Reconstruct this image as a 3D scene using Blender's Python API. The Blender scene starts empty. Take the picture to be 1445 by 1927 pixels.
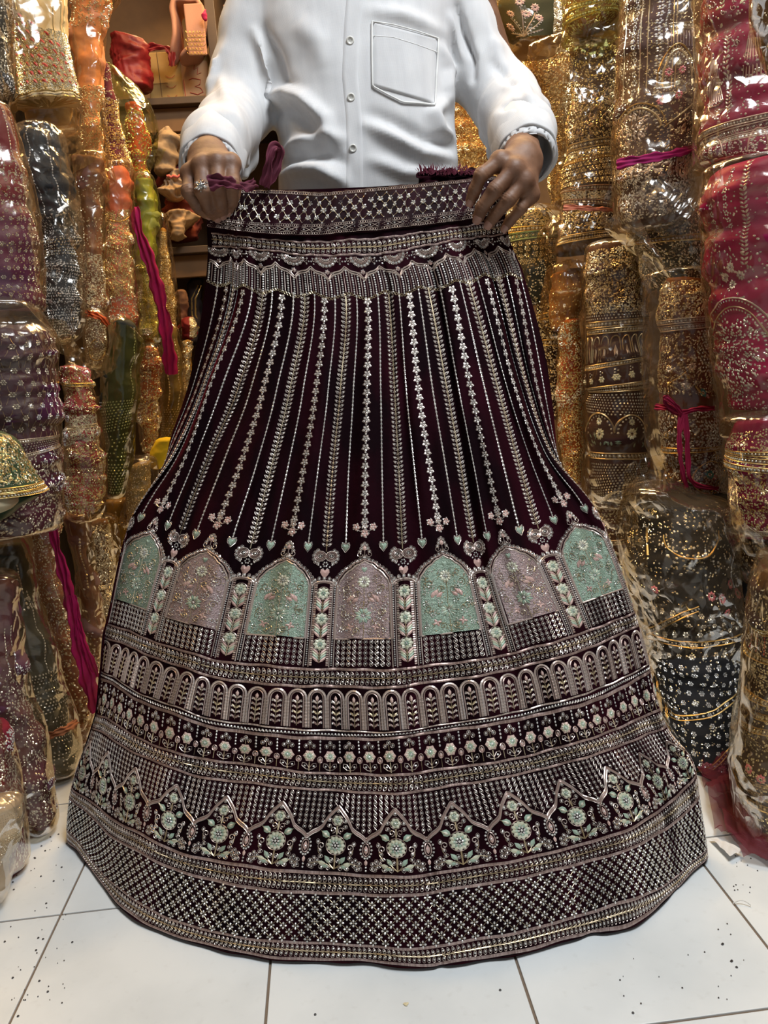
import bpy, bmesh, math, random
import numpy as np
from mathutils import Vector, Matrix
from mathutils.bvhtree import BVHTree
SC = bpy.context.scene
COL = SC.collection
rng = np.random.default_rng(7)

# ---------------------------------------------------------------- camera
W, H, FPX, CAM_H = 1445.0, 1927.0, 1461.8, 0.732
_p, _y, _r = 0.18783, -0.06903, -0.07452
def _basis():
    f = np.array([0, math.cos(_p), -math.sin(_p)]); u = np.array([0, math.sin(_p), math.cos(_p)]); x = np.array([1.0, 0, 0])
    x2 = math.cos(_r)*x + math.sin(_r)*u; u2 = -math.sin(_r)*x + math.cos(_r)*u
    c, s = math.cos(_y), math.sin(_y)
    R = np.array([[c, -s, 0], [s, c, 0], [0, 0, 1]])
    return R@x2, R@u2, R@f
CX, CU, CF = _basis()
cam = bpy.data.cameras.new('camera'); camo = bpy.data.objects.new('camera', cam); COL.objects.link(camo)
cam.sensor_fit = 'HORIZONTAL'; cam.sensor_width = 36; cam.lens = FPX*36/W; cam.clip_start = 0.02
M = Matrix.Identity(4)
for i in range(3):
    M[i][0] = CX[i]; M[i][1] = CU[i]; M[i][2] = -CF[i]
M[2][3] = CAM_H
camo.matrix_world = M
SC.camera = camo

# ---------------------------------------------------------------- light
wd = bpy.data.worlds.new('world'); SC.world = wd; wd.use_nodes = True
bg = wd.node_tree.nodes['Background']; bg.inputs[0].default_value = (0.80, 0.90, 1.0, 1); bg.inputs[1].default_value = 0.26
def area(name, loc, target, size, power, color, sy=None):
    l = bpy.data.lights.new(name, 'AREA'); l.energy = power; l.color = color; l.size = size
    if sy: l.shape = 'RECTANGLE'; l.size_y = sy
    o = bpy.data.objects.new(name, l); COL.objects.link(o); o.location = loc
    o.rotation_euler = (Vector(target)-Vector(loc)).to_track_quat('-Z', 'Y').to_euler()
    return o
area('ceiling_panel_light', (0.62, 0.38, 2.45), (0.05, 0.95, 0.3), 0.7, 38, (0.92, 0.965, 1.0))
area('warm_strip_light_left', (-0.34, 1.75, 2.25), (-0.75, 1.6, 0.5), 0.06, 27, (1.0, 0.63, 0.26), 1.9)
area('warm_strip_light_right', (0.42, 2.0, 2.25), (0.8, 1.7, 0.5), 0.06, 25, (1.0, 0.65, 0.28), 2.2)
SC.view_settings.view_transform = 'Standard'; SC.view_settings.look = 'None'
SC.view_settings.exposure = 0.25; SC.view_settings.gamma = 1; SC.view_settings.use_curve_mapping = False
SC.cycles.max_bounces = 6; SC.cycles.transparent_max_bounces = 12; SC.cycles.caustics_reflective = False

# ---------------------------------------------------------------- helpers
def ray(px, py):
    return CF*FPX + CX*(px-W/2) - CU*(py-H/2)
def at(px, py, Y):
    d = ray(px, py); return d*(Y/d[1]) + np.array([0, 0, CAM_H])
def fl(px, py, z=0.0):
    d = ray(px, py); return d*((z-CAM_H)/d[2]) + np.array([0, 0, CAM_H])
def proj(P):
    q = np.asarray(P) - np.array([0, 0, CAM_H]); d = q@CF
    return W/2+FPX*(q@CX)/d, H/2-FPX*(q@CU)/d
def mesh_np(name, V, F, mats, mi=None, smooth=False, parent=None):
    """F: (n,3) or (n,4) int array, or list of such arrays"""
    me = bpy.data.meshes.new(name)
    V = np.ascontiguousarray(V, dtype=np.float32)
    Fs = F if isinstance(F, list) else [F]
    Fs = [f for f in Fs if len(f)]
    me.vertices.add(len(V)); me.vertices.foreach_set('co', V.ravel())
    lt = np.concatenate([np.full(len(f), f.shape[1]) for f in Fs]).astype(np.int32)
    li = np.concatenate([np.asarray(f).ravel() for f in Fs]).astype(np.int32)
    ls = np.concatenate([[0], np.cumsum(lt)[:-1]]).astype(np.int32)
    me.loops.add(len(li)); me.loops.foreach_set('vertex_index', li)
    me.polygons.add(len(lt)); me.polygons.foreach_set('loop_start', ls)
    if mi is not None: me.polygons.foreach_set('material_index', np.asarray(mi, dtype=np.int32))
    me.polygons.foreach_set('use_smooth', np.full(len(lt), bool(smooth)))
    for m in (mats if isinstance(mats, (list, tuple)) else [mats]): me.materials.append(m)
    me.update(calc_edges=True); me.validate()
    o = bpy.data.objects.new(name, me); COL.objects.link(o)
    if parent: o.parent = parent
    return o
def empty(name, loc=(0, 0, 0)):
    o = bpy.data.objects.new(name, None); o.empty_display_size = 0.05; COL.objects.link(o); o.location = loc; return o
def tag(o, label, cat, group=None):
    o['label'] = label; o['category'] = cat
    if group: o['group'] = group
    return o
def put(o, parent):
    """parent a mesh made in world coordinates under an empty that has only a location"""
    o.parent = parent
    if parent.type == 'EMPTY' or parent.location.length > 0:
        o.location = Vector(o.location) - Vector(parent.location)
    return o
def grid_faces(n, m, wrap=False):
    i = np.arange(n-1)[:, None]; j = np.arange(m if wrap else m-1)[None, :]; j2 = (j+1) % m
    return np.stack([i*m+j, i*m+j2, (i+1)*m+j2, (i+1)*m+j], -1).reshape(-1, 4)
def noise3(P, seed=0, octs=4, scale=1.0):
    """cheap smooth pseudo-noise: sums of rotated sines, roughly -1..1"""
    r = np.random.default_rng(seed); out = np.zeros(len(P)); a = 1.0; tot = 0
    for o in range(octs):
        for k in range(3):
            d = r.normal(size=3); d /= np.linalg.norm(d); d2 = r.normal(size=3); d2 /= np.linalg.norm(d2)
            out += a*np.sin(P@d*scale*(2**o)*2.2 + r.uniform(0, 6.28) + 1.3*np.sin(P@d2*scale*(2**o)*1.4 + r.uniform(0, 6.28)))
        tot += a*1.7; a *= 0.55
    return out/tot
def ridged(P, seed=0, octs=4, scale=1.0):
    """creases: sharp ridges"""
    r = np.random.default_rng(seed); out = np.zeros(len(P)); a = 1.0; tot = 0
    for o in range(octs):
        for k in range(2):
            d = r.normal(size=3); d /= np.linalg.norm(d); d2 = r.normal(size=3); d2 /= np.linalg.norm(d2)
            out += a*(1-2*np.abs(np.sin(P@d*scale*(1.9**o)*1.6 + r.uniform(0, 6.28) + 1.6*np.sin(P@d2*scale*(1.9**o)*1.2 + r.uniform(0, 6.28)))))
        tot += a*1.2; a *= 0.6
    return out/tot

# ---------------------------------------------------------------- materials
def nt(name):
    m = bpy.data.materials.new(name); m.use_nodes = True; n = m.node_tree
    return m, n, n.nodes['Principled BSDF']
def ramp2(n, fac, c0, c1, p0=0.0, p1=1.0):
    r = n.nodes.new('ShaderNodeValToRGB'); r.color_ramp.elements[0].position = p0; r.color_ramp.elements[1].position = p1
    r.color_ramp.elements[0].color = (*c0, 1); r.color_ramp.elements[1].color = (*c1, 1)
    n.links.new(fac, r.inputs[0]); return r.outputs[0]
def noise_node(n, scale, detail=3, coord='Object', stretch=None):
    tc = n.nodes.new('ShaderNodeTexCoord'); no = n.nodes.new('ShaderNodeTexNoise')
    no.inputs['Scale'].default_value = scale; no.inputs['Detail'].default_value = detail
    if stretch:
        mp = n.nodes.new('ShaderNodeMapping'); mp.inputs['Scale'].default_value = stretch
        n.links.new(tc.outputs[coord], mp.inputs[0]); n.links.new(mp.outputs[0], no.inputs[0])
    else: n.links.new(tc.outputs[coord], no.inputs[0])
    return no.outputs[0]
def bump(n, b, h, strength, dist=0.001):
    u = n.nodes.new('ShaderNodeBump'); u.inputs['Strength'].default_value = strength; u.inputs['Distance'].default_value = dist
    n.links.new(h, u.inputs['Height']); n.links.new(u.outputs[0], b.inputs['Normal']); return u
MATS = {}
def cloth(name, col, col2=None, rough=0.8, sheen=0.3, sheen_tint=None, scale=14, bumps=0.5, spec=0.3, bscale=220):
    if name in MATS: return MATS[name]
    m, n, b = nt(name)
    col2 = col2 or tuple(c*0.7 for c in col)
    c = ramp2(n, noise_node(n, scale, 4), col, col2, 0.35, 0.68)
    n.links.new(c, b.inputs['Base Color'])
    b.inputs['Roughness'].default_value = rough; b.inputs['Specular IOR Level'].default_value = spec
    b.inputs['Sheen Weight'].default_value = sheen; b.inputs['Sheen Roughness'].default_value = 0.4
    b.inputs['Sheen Tint'].default_value = (*(sheen_tint or col), 1)
    if bumps:
        ad_ = n.nodes.new('ShaderNodeMath'); ad_.operation = 'MULTIPLY_ADD'; n.links.new(noise_node(n, bscale, 2), ad_.inputs[0]); ad_.inputs[1].default_value = 0.10
        w1 = noise_node(n, 34, 3, stretch=(1, 1, .5)); w1.node.noise_type = 'RIDGED_MULTIFRACTAL'
        n.links.new(w1, ad_.inputs[2]); bump(n, b, ad_.outputs[0], bumps*0.8, 0.006)
    MATS[name] = m; return m
def thread(name, a, b_, metal=0.7, rough=0.38):
    """metal embroidery thread or stones: every separate piece gets its own tone"""
    if name in MATS: return MATS[name]
    m, n, b = nt(name)
    g = n.nodes.new('ShaderNodeNewGeometry')
    n.links.new(ramp2(n, g.outputs['Random Per Island'], a, b_), b.inputs['Base Color'])
    b.inputs['Metallic'].default_value = metal; b.inputs['Roughness'].default_value = rough
    MATS[name] = m; return m
def plain(name, col, rough=0.6, metal=0.0, spec=0.5):
    if name in MATS: return MATS[name]
    m, n, b = nt(name); b.inputs['Base Color'].default_value = (*col, 1)
    c = ramp2(n, noise_node(n, 30, 3), col, tuple(x*0.85 for x in col), 0.4, 0.7); n.links.new(c, b.inputs['Base Color'])
    b.inputs['Roughness'].default_value = rough; b.inputs['Metallic'].default_value = metal; b.inputs['Specular IOR Level'].default_value = spec
    MATS[name] = m; return m
def film(name, tint=(0.93, 0.86, 0.74), haze=0.045, hz=(0.75, 0.6, 0.42)):  # default slight amber tint: warm lighting put into the film colour
    """thin crinkled clear plastic film: mostly transmits, mirrors at grazing angles, a little dusty"""
    if name in MATS: return MATS[name]
    m = bpy.data.materials.new(name); m.use_nodes = True; n = m.node_tree; n.nodes.clear()
    out = n.nodes.new('ShaderNodeOutputMaterial')
    tr = n.nodes.new('ShaderNodeBsdfTransparent'); tr.inputs[0].default_value = (*tint, 1)
    gl = n.nodes.new('ShaderNodeBsdfGlossy'); gl.inputs['Roughness'].default_value = 0.16; gl.inputs[0].default_value = (1, 0.97, 0.93, 1)
    df = n.nodes.new('ShaderNodeBsdfTranslucent'); df.inputs[0].default_value = (*hz, 1)
    d2 = n.nodes.new('ShaderNodeBsdfDiffuse'); d2.inputs[0].default_value = (*hz, 1)
    mx = n.nodes.new('ShaderNodeMixShader'); mx.inputs[0].default_value = 0.5
    n.links.new(df.outputs[0], mx.inputs[1]); n.links.new(d2.outputs[0], mx.inputs[2])
    nz = noise_node(n, 9, 3)
    hr = n.nodes.new('ShaderNodeMapRange'); hr.inputs['From Min'].default_value = 0.35; hr.inputs['From Max'].default_value = 0.7
    hr.inputs['To Min'].default_value = haze*0.3; hr.inputs['To Max'].default_value = haze*1.8
    n.links.new(nz, hr.inputs[0])
    m1 = n.nodes.new('ShaderNodeMixShader'); n.links.new(hr.outputs[0], m1.inputs[0]); n.links.new(tr.outputs[0], m1.inputs[1]); n.links.new(mx.outputs[0], m1.inputs[2])
    fr = n.nodes.new('ShaderNodeLayerWeight'); fr.inputs[0].default_value = 0.30
    mr = n.nodes.new('ShaderNodeMapRange'); mr.inputs['To Min'].default_value = 0.034; mr.inputs['To Max'].default_value = 0.42
    n.links.new(fr.outputs['Fresnel'], mr.inputs[0])
    m2 = n.nodes.new('ShaderNodeMixShader'); n.links.new(mr.outputs[0], m2.inputs[0]); n.links.new(m1.outputs[0], m2.inputs[1]); n.links.new(gl.outputs[0], m2.inputs[2])
    u = n.nodes.new('ShaderNodeBump'); u.inputs['Strength'].default_value = 1.0; u.inputs['Distance'].default_value = 0.0065
    rg = noise_node(n, 30, 4, stretch=(1, 1, .55)); rg.node.noise_type = 'RIDGED_MULTIFRACTAL'; rg.node.inputs['Roughness'].default_value = .6; rg.node.inputs['Distortion'].default_value = .6
    tc = n.nodes.new('ShaderNodeTexCoord'); dn = n.nodes.new('ShaderNodeTexNoise'); dn.inputs['Scale'].default_value = 12; n.links.new(tc.outputs['Object'], dn.inputs[0])
    vm = n.nodes.new('ShaderNodeVectorMath'); vm.operation = 'MULTIPLY_ADD'; n.links.new(dn.outputs['Color'], vm.inputs[0]); vm.inputs[1].default_value = (.09, .09, .09); n.links.new(tc.outputs['Object'], vm.inputs[2])
    vor = n.nodes.new('ShaderNodeTexVoronoi'); vor.feature = 'DISTANCE_TO_EDGE'; vor.inputs['Scale'].default_value = 24; n.links.new(vm.outputs[0], vor.inputs['Vector'])
    mn = n.nodes.new('ShaderNodeMath'); mn.operation = 'MULTIPLY'; n.links.new(vor.outputs['Distance'], mn.inputs[0]); mn.inputs[1].default_value = 2.2
    ad = n.nodes.new('ShaderNodeMath'); ad.operation = 'MULTIPLY_ADD'; n.links.new(rg, ad.inputs[0]); ad.inputs[1].default_value = .35; n.links.new(mn.outputs[0], ad.inputs[2])
    mk = n.nodes.new('ShaderNodeMapRange'); mk.inputs['From Min'].default_value = .42; mk.inputs['From Max'].default_value = .66; mk.inputs['To Min'].default_value = .12; mk.inputs['To Max'].default_value = .8
    n.links.new(noise_node(n, 7, 2), mk.inputs[0]); mm = n.nodes.new('ShaderNodeMath'); mm.operation = 'MULTIPLY'; n.links.new(ad.outputs[0], mm.inputs[0]); n.links.new(mk.outputs[0], mm.inputs[1])
    n.links.new(mm.outputs[0], u.inputs['Height'])
    for s in (gl, fr): n.links.new(u.outputs[0], s.inputs['Normal'])
    n.links.new(m2.outputs[0], out.inputs[0]); MATS[name] = m; return m
# ================================================================ ROOM
XL, XR, YF, YB, ZC = -0.92, 1.04, -1.2, 3.0, 2.6
T = CAM_H/2.401                                  # tile pitch
OX, OY = -1.4137*T, 3.3297*T                     # fitted grid phase
def boxmesh(name, x0_, x1, y0, y1, z0, z1, mat, parent=None, bev=0.0):
    bm = bmesh.new(); bmesh.ops.create_cube(bm, size=1)
    for v in bm.verts: v.co = ((x0_+x1)/2+v.co.x*(x1-x0_), (y0+y1)/2+v.co.y*(y1-y0), (z0+z1)/2+v.co.z*(z1-z0))
    if bev: bmesh.ops.bevel(bm, geom=bm.edges[:], offset=bev, segments=2, affect='EDGES', profile=.5)
    me = bpy.data.meshes.new(name); bm.to_mesh(me); bm.free(); me.materials.append(mat)
    o = bpy.data.objects.new(name, me); COL.objects.link(o)
    if parent: o.parent = parent
    return o
M_TILE, n_, b_ = nt('white_marbled_tile')
oi = n_.nodes.new('ShaderNodeObjectInfo')
a_ = noise_node(n_, 5.5, 8); 
c1 = ramp2(n_, a_, (0.83, 0.87, 0.88), (0.74, 0.78, 0.79), .44, .66)
c2 = ramp2(n_, noise_node(n_, 60, 6), (0.5, 0.46, 0.41), (1, 1, 1), .27, .40)
mx = n_.nodes.new('ShaderNodeMixRGB'); mx.blend_type = 'MULTIPLY'; mx.inputs[0].default_value = .12
n_.links.new(c1, mx.inputs[1]); n_.links.new(c2, mx.inputs[2]); n_.links.new(mx.outputs[0], b_.inputs['Base Color'])
b_.inputs['Roughness'].default_value = .33; bump(n_, b_, noise_node(n_, 9, 3), .06, .002)
M_GROUT = plain('brown_grout', (0.20, 0.15, 0.11), .9)
floor = boxmesh('floor', XL, XR, YF, YB, -0.05, -0.0022, M_GROUT); floor['kind'] = 'structure'
g = 0.0017; tm = None
ix0, ix1 = math.floor((XL-OX)/T), math.floor((XR-OX)/T); iy0, iy1 = math.floor((YF-OY)/T), math.floor((YB-OY)/T)
for ix in range(ix0, ix1+1):
    for iy in range(iy0, iy1+1):
        xa, xb = max(OX+ix*T+g, XL), min(OX+(ix+1)*T-g, XR); ya, yb = max(OY+iy*T+g, YF), min(OY+(iy+1)*T-g, YB)
        if xb-xa < .02 or yb-ya < .02: continue
        full = xb-xa > T-3*g and yb-ya > T-3*g
        if full and tm:
            o = bpy.data.objects.new('tile', tm); COL.objects.link(o)
        else:
            o = boxmesh('tile', -(xb-xa)/2, (xb-xa)/2, -(yb-ya)/2, (yb-ya)/2, -.006, 0, M_TILE, None, .0007)
            if full: tm = o.data
        o.location = ((xa+xb)/2, (ya+yb)/2, 0); o.parent = floor
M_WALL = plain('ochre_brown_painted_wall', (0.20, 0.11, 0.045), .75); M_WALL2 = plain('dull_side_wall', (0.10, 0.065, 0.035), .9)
M_CEIL = plain('off_white_ceiling', (0.6, 0.57, 0.5), .9)
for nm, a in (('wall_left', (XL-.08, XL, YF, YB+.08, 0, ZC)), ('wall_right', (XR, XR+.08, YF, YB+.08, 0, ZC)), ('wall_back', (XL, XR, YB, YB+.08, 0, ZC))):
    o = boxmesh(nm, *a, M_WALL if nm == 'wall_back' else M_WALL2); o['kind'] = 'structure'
o = boxmesh('ceiling', XL-.08, XR+.08, YF, YB+.08, ZC, ZC+.06, M_CEIL); o['kind'] = 'structure'
# ================================================================ THE SKIRT
def pchip(x, Yv, xq):
    """monotone cubic along axis 0 of Yv"""
    x = np.asarray(x, float); h = np.diff(x); d = np.diff(Yv, axis=0)/h.reshape(-1, *([1]*(Yv.ndim-1)))
    m = np.zeros_like(Yv); a, b = d[:-1], d[1:]
    w = np.where(a*b > 0, 2*a*b/np.where(np.abs(a+b) < 1e-12, 1, a+b), 0)
    m[1:-1] = w; m[0] = d[0]; m[-1] = d[-1]
    k = np.clip(np.searchsorted(x, xq, side='right')-1, 0, len(x)-2)
    t = ((xq-x[k])/h[k]).reshape(-1, *([1]*(Yv.ndim-1))); hk = h[k].reshape(t.shape)
    return ((2*t**3-3*t**2+1)*Yv[k] + (t**3-2*t**2+t)*hk*m[k] + (-2*t**3+3*t**2)*Yv[k+1] + (t**3-t**2)*hk*m[k+1])
KP = np.arange(-4.5, 4.51, 0.5)
X3 = np.array([388, 428, 441, 458, 495, 530, 573, 609, 650, 690, 730, 769, 804, 847, 878, 912, 934, 968, 984.])
def rm(a, b): return a+(X3-388)*(b-a)/(984-388)
# centre v (photo row at the centre), x at KP (19 or 15 values), outline of the row as x,y pairs
ROWS = [
 (355, rm(410, 944), [(410,356),(453,356),(520,357),(612,363),(695,355),(808,345),(889,336),(944,331)]),
 (436, rm(389, 951), [(389,427),(481,440),(584,446),(720,436),(853,420),(890,413),(951,405)]),
 (480, rm(391, 956), [(391,463),(492,471),(584,483),(719,480),(858,453),(956,441)]),
 (548, X3, [(388,520),(481,538),(600,549),(689,550),(772,540),(842,528),(907,513),(984,512)]),
 (740, [355,373,384,395,448,495,545,594,640,690,742,787,840,884,934,966,988,1008,1034], [(355,722),(500,735),(690,740),(850,727),(1034,715)]),
 (885, [316,321,330,352,393,454,512,572,626,687,750,808,866,914,970,1010,1031,1041,1047], [(316,845),(450,870),(687,885),(866,872),(1047,838)]),
 (1051, [243,285,335,393,468,541,613,686,758,833,893,951,1017,1080,1124], [(243,985),(285,1001),(393,1034),(468,1045),(541,1049),(613,1051),(686,1051),(833,1040),(951,1026),(1080,988),(1124,965)]),
 (1257, [200,238,281,346,423,510,599,682,768,856,945,1020,1093,1150,1193], [(200,1168),(303,1210),(404,1240),(486,1249),(610,1257),(718,1257),(768,1255),(941,1233),(1102,1187),(1193,1149)]),
 (1296, [193,232,274,342,415,505,597,682,771,861,953,1030,1104,1160,1201], [(193,1195),(307,1246),(412,1277),(498,1289),(718,1296),(772,1291),(941,1267),(1110,1221),(1201,1176)]),
 (1373, [188,216,258,322,405,497,597,686,780,873,968,1050,1122,1178,1220], [(188,1257),(272,1309),(400,1352),(529,1369),(720,1377),(780,1372),(986,1336),(1146,1289),(1220,1245)]),
 (1392, [186,214,255,319,403,496,597,687,782,875,970,1053,1125,1182,1223], [(186,1272),(272,1328),(400,1371),(529,1390),(718,1394),(785,1385),(986,1356),(1146,1314),(1223,1262)]),
 (1455, [180,203,245,310,395,493,595,692,789,885,983,1068,1142,1200,1240], [(180,1337),(272,1394),(340,1420),(469,1437),(615,1455),(718,1455),(789,1452),(986,1423),(1146,1376),(1240,1330)]),
 (1494, [172,192,233,298,385,485,590,691,793,893,995,1085,1160,1215,1254], [(172,1366),(260,1424),(374,1463),(529,1482),(718,1495),(789,1491),(986,1457),(1146,1414),(1254,1366)]),
 (1645, [136,168,210,268,352,455,568,688,810,935,1050,1152,1228,1275,1308], [(136,1477),(200,1532),(277,1574),(348,1605),(481,1631),(676,1645),(738,1645),(814,1643),(1020,1608),(1203,1553),(1285,1484),(1308,1450)]),
 (1685, [132,163,203,260,343,448,563,688,812,940,1058,1160,1235,1282,1314], [(132,1497),(200,1567),(277,1614),(348,1643),(481,1676),(676,1685),(814,1681),(1020,1646),(1203,1594),(1276,1545),(1314,1496)]),
 (1778, [127,150,188,245,330,438,558,690,816,948,1070,1172,1248,1295,1328], [(127,1552),(211,1667),(330,1729),(468,1767),(587,1770),(738,1780),(814,1779),(1020,1742),(1111,1713),(1262,1660),(1328,1590)]),
 (1814, [127,146,180,235,318,428,552,692,822,955,1078,1180,1255,1300,1330], [(127,1578),(171,1636),(242,1725),(330,1765),(410,1787),(499,1801),(561,1810),(620,1806),(738,1815),(787,1824),(837,1818),(956,1799),(1038,1786),(1079,1768),(1111,1754),(1143,1760),(1180,1747),(1262,1688),(1330,1610)]),
]
RV = np.array([r[0] for r in ROWS], float)
RX = []; RYp = []; CTR = np.zeros((len(ROWS), 19, 3))
for k, (v, xs, poly) in enumerate(ROWS):
    xs = np.array(xs, float); full = len(xs) == 19
    X = xs if full else np.concatenate([[np.nan]*2, xs, [np.nan]*2])
    poly = np.array(poly, float); Yp = np.interp(X, poly[:, 0], poly[:, 1])
    RX.append(X); RYp.append(Yp)
hem = np.array([fl(x, y, 0.006) if x == x else [np.nan]*3 for x, y in zip(RX[-1], RYp[-1])])
hemY = hem[:, 1].copy()
hemY[[0, 1]] = hemY[2]+np.array([0.13, 0.07]); hemY[[18, 17]] = hemY[16]+np.array([0.13, 0.07])
Y0 = 1.15+0.0018*KP**2
for k in range(len(ROWS)):
    for j in range(19):
        jj = min(max(j, 2), 16)
        s = (RYp[k][jj]-RYp[0][jj])/(RYp[-1][jj]-RYp[0][jj]) if RX[k][jj] == RX[k][jj] else 0
        Yd = 1/((1-s)/Y0[j]+s/hemY[j])
        if RX[k][j] == RX[k][j]: CTR[k, j] = at(RX[k][j], RYp[k][j], Yd)
    if RX[k][0] != RX[k][0]:
        for e, j1, j2, sg in ((2, 1, 0, 1), (16, 17, 18, -1)):
            w = 0.5+0.5*(k/len(ROWS))
            CTR[k, j1] = CTR[k, e]+np.array([sg*0.010, 0.05*w, 0]); CTR[k, j2] = CTR[k, e]+np.array([sg*0.035, 0.10*w, 0])
CTR[-1, :, 2] = 0.006
PN = np.arange(-4.5, 4.5001, 0.0225); VN = np.concatenate([np.arange(355, 1814, 6.0), [1814.0]])
_a = pchip(RV, CTR, VN)                       # (nv,19,3)
_b = pchip(KP, np.transpose(_a, (1, 0, 2)), PN)  # (np,nv,3)
SG = np.transpose(_b, (1, 0, 2)).copy()        # (nv,np,3)
def sm(a, b, x): t = np.clip((x-a)/(b-a), 0, 1); return t*t*(3-2*t)
PPg, VVg = np.meshgrid(PN, VN)
fall = sm(440, 900, VVg)*(1-0.75*sm(1650, 1812, VVg))
dsp = 0.0075*np.sin(PPg*2*np.pi*1.0+0.8+0.5*np.sin(VVg/310))*fall
dsp += 0.004*np.sin(PPg*2*np.pi*2.3+VVg/420)*fall + 0.0012*np.sin(PPg*19+VVg/55)*np.sin(VVg/37+PPg*3)
for p0, w, a in ((0.5, 0.035, -0.008), (1.62, 0.10, -0.014), (-1.62, 0.08, -0.006), (2.62, 0.11, -0.013), (-2.7, 0.1, -0.008), (3.2, 0.08, -0.01), (-3.3, 0.08, -0.008), (-3.7, .1, -.008), (3.65, .1, -.01)):
    dsp += a*np.exp(-((PPg-p0-0.05*np.sin(VVg/260))/w)**2)*sm(440, 560, VVg)*(1-0.6*sm(1600, 1812, VVg))
# pleats tucked in just under the waistband
dsp += -0.004*np.abs(np.sin(PPg*2.6+0.4))**6*(1-sm(560, 800, VVg))*sm(437, 446, VVg)
dsp[:, (PN < -4.2) | (PN > 4.2)] *= 0.3
dirs = SG-np.array([0, 0, CAM_H]); dirs /= np.linalg.norm(dirs, axis=2, keepdims=True)
SG = SG - dirs*dsp[..., None]
SG[..., 2] = np.maximum(SG[..., 2], 0.004)
def gnormals(G):
    du = np.gradient(G, axis=1); dv = np.gradient(G, axis=0)
    n = np.cross(dv, du); n /= np.maximum(np.linalg.norm(n, axis=2, keepdims=True), 1e-9)
    n[np.einsum('ijk,ijk->ij', n, dirs) > 0.0] *= 1
    return n
NG = gnormals(SG)
if NG[len(VN)//2, len(PN)//2]@dirs[len(VN)//2, len(PN)//2] > 0: NG = -NG
PXM = 0.00068                                   # metres per photo pixel of relief
XV = np.array([355, 440, 548, 740, 885, 1051, 1257, 1373, 1494, 1645, 1814.]); XW = np.array([72, 75, 80, 102, 124, 146, 169, 183, 203, 242, 268.])
def x0(v): return np.interp(v, XV, XW)
def smap(p, v, z):
    fi = np.clip(np.interp(v, VN, np.arange(len(VN))), 0, len(VN)-1.001); fj = np.clip((p-PN[0])/(PN[1]-PN[0]), 0, len(PN)-1.001)
    i = fi.astype(int); j = fj.astype(int); a = (fi-i)[:, None]; b = (fj-j)[:, None]
    def L(G): return (G[i, j]*(1-a)*(1-b)+G[i+1, j]*a*(1-b)+G[i, j+1]*(1-a)*b+G[i+1, j+1]*a*b)
    return L(SG)+L(NG)*(z*PXM)[:, None]

# ---- embroidery materials
M_VEL, n_, b_ = nt('dark_maroon_velvet')
n_.links.new(ramp2(n_, noise_node(n_, 16, 5, stretch=(1, 1, .35)), (0.006, 0.0015, 0.003), (0.022, 0.002, 0.006), .4, .7), b_.inputs['Base Color'])
b_.inputs['Roughness'].default_value = 0.85; b_.inputs['Specular IOR Level'].default_value = 0.05
b_.inputs['Sheen Weight'].default_value = 0.16; b_.inputs['Sheen Roughness'].default_value = 0.28; b_.inputs['Sheen Tint'].default_value = (0.50, 0.01, 0.04, 1)
bump(n_, b_, noise_node(n_, 45, 5), 0.5, 0.004)
M_STONE = thread('silver_stones', (0.52, 0.51, 0.48), (1.0, 0.99, 0.95), 0.42, 0.2)
M_ZARI = thread('rose_silver_zari', (0.46, 0.36, 0.32), (0.86, 0.75, 0.68), 0.62, 0.36)
M_PINKZ = thread('dull_pink_zari', (0.32, 0.22, 0.20), (0.56, 0.42, 0.38), 0.6, 0.42)
M_GOLD = thread('pale_gold_zari', (0.48, 0.38, 0.24), (0.78, 0.66, 0.45), 0.8, 0.36)
M_MINT = thread('mint_silk_thread', (0.30, 0.43, 0.34), (0.50, 0.62, 0.50), 0.15, 0.5)
M_ROSE = thread('blush_silk_thread', (0.60, 0.38, 0.34), (0.78, 0.56, 0.50), 0.15, 0.5)
M_CREAM = thread('cream_silk_thread', (0.58, 0.60, 0.44), (0.80, 0.80, 0.66), 0.15, 0.5)
EM = [M_STONE, M_ZARI, M_PINKZ, M_GOLD, M_MINT, M_ROSE, M_CREAM]
ST, ZA, PZ, GO, MI, RO, CR = range(7)
# ---- templates in photo pixels: (V(n,3), F(m,3))
def t_bead(r=2.0, ry=None, h=1.3, n=6):
    ry = ry or r; a = np.arange(n)*2*np.pi/n
    V = np.concatenate([np.stack([r*np.cos(a), ry*np.sin(a), np.zeros(n)], 1), np.stack([.5*r*np.cos(a+.5), .5*ry*np.sin(a+.5), np.full(n, h)], 1)])
    F = []
    for i in range(n):
        j = (i+1) % n; F += [(i, j, n+i), (j, n+j, n+i)]
    F += [(n, n+i, n+i+1) for i in range(1, n-1)]
    return V, np.array(F)
def t_bead5(r=2.0, ry=None, h=1.2):
    ry = ry or r; a = np.arange(5)*2*np.pi/5+.3
    V = np.concatenate([np.stack([r*np.cos(a), ry*np.sin(a), np.zeros(5)], 1), [[.2*r, -.15*ry, h]]])
    return V, np.array([(i, (i+1) % 5, 5) for i in range(5)])
def t_leaf(l, w, h=1.2, x=0, y=0, ang=0):
    V = np.array([[0, 0, 0], [l*.25, w*.42, 0], [l*.6, w*.5, 0], [l, 0, .2], [l*.6, -w*.5, 0], [l*.25, -w*.42, 0], [l*.45, 0, h]])
    F = np.array([(i, (i+1) % 6, 6) for i in range(6)])
    return mv((V, F), x, y, ang)
def mv(T, x=0, y=0, ang=0, s=1.0):
    V, F = T; c, q = math.cos(ang), math.sin(ang); V = V.copy()
    V[:, 0], V[:, 1] = s*(c*V[:, 0]-q*V[:, 1])+x, s*(q*V[:, 0]+c*V[:, 1])+y
    return V, F
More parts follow.
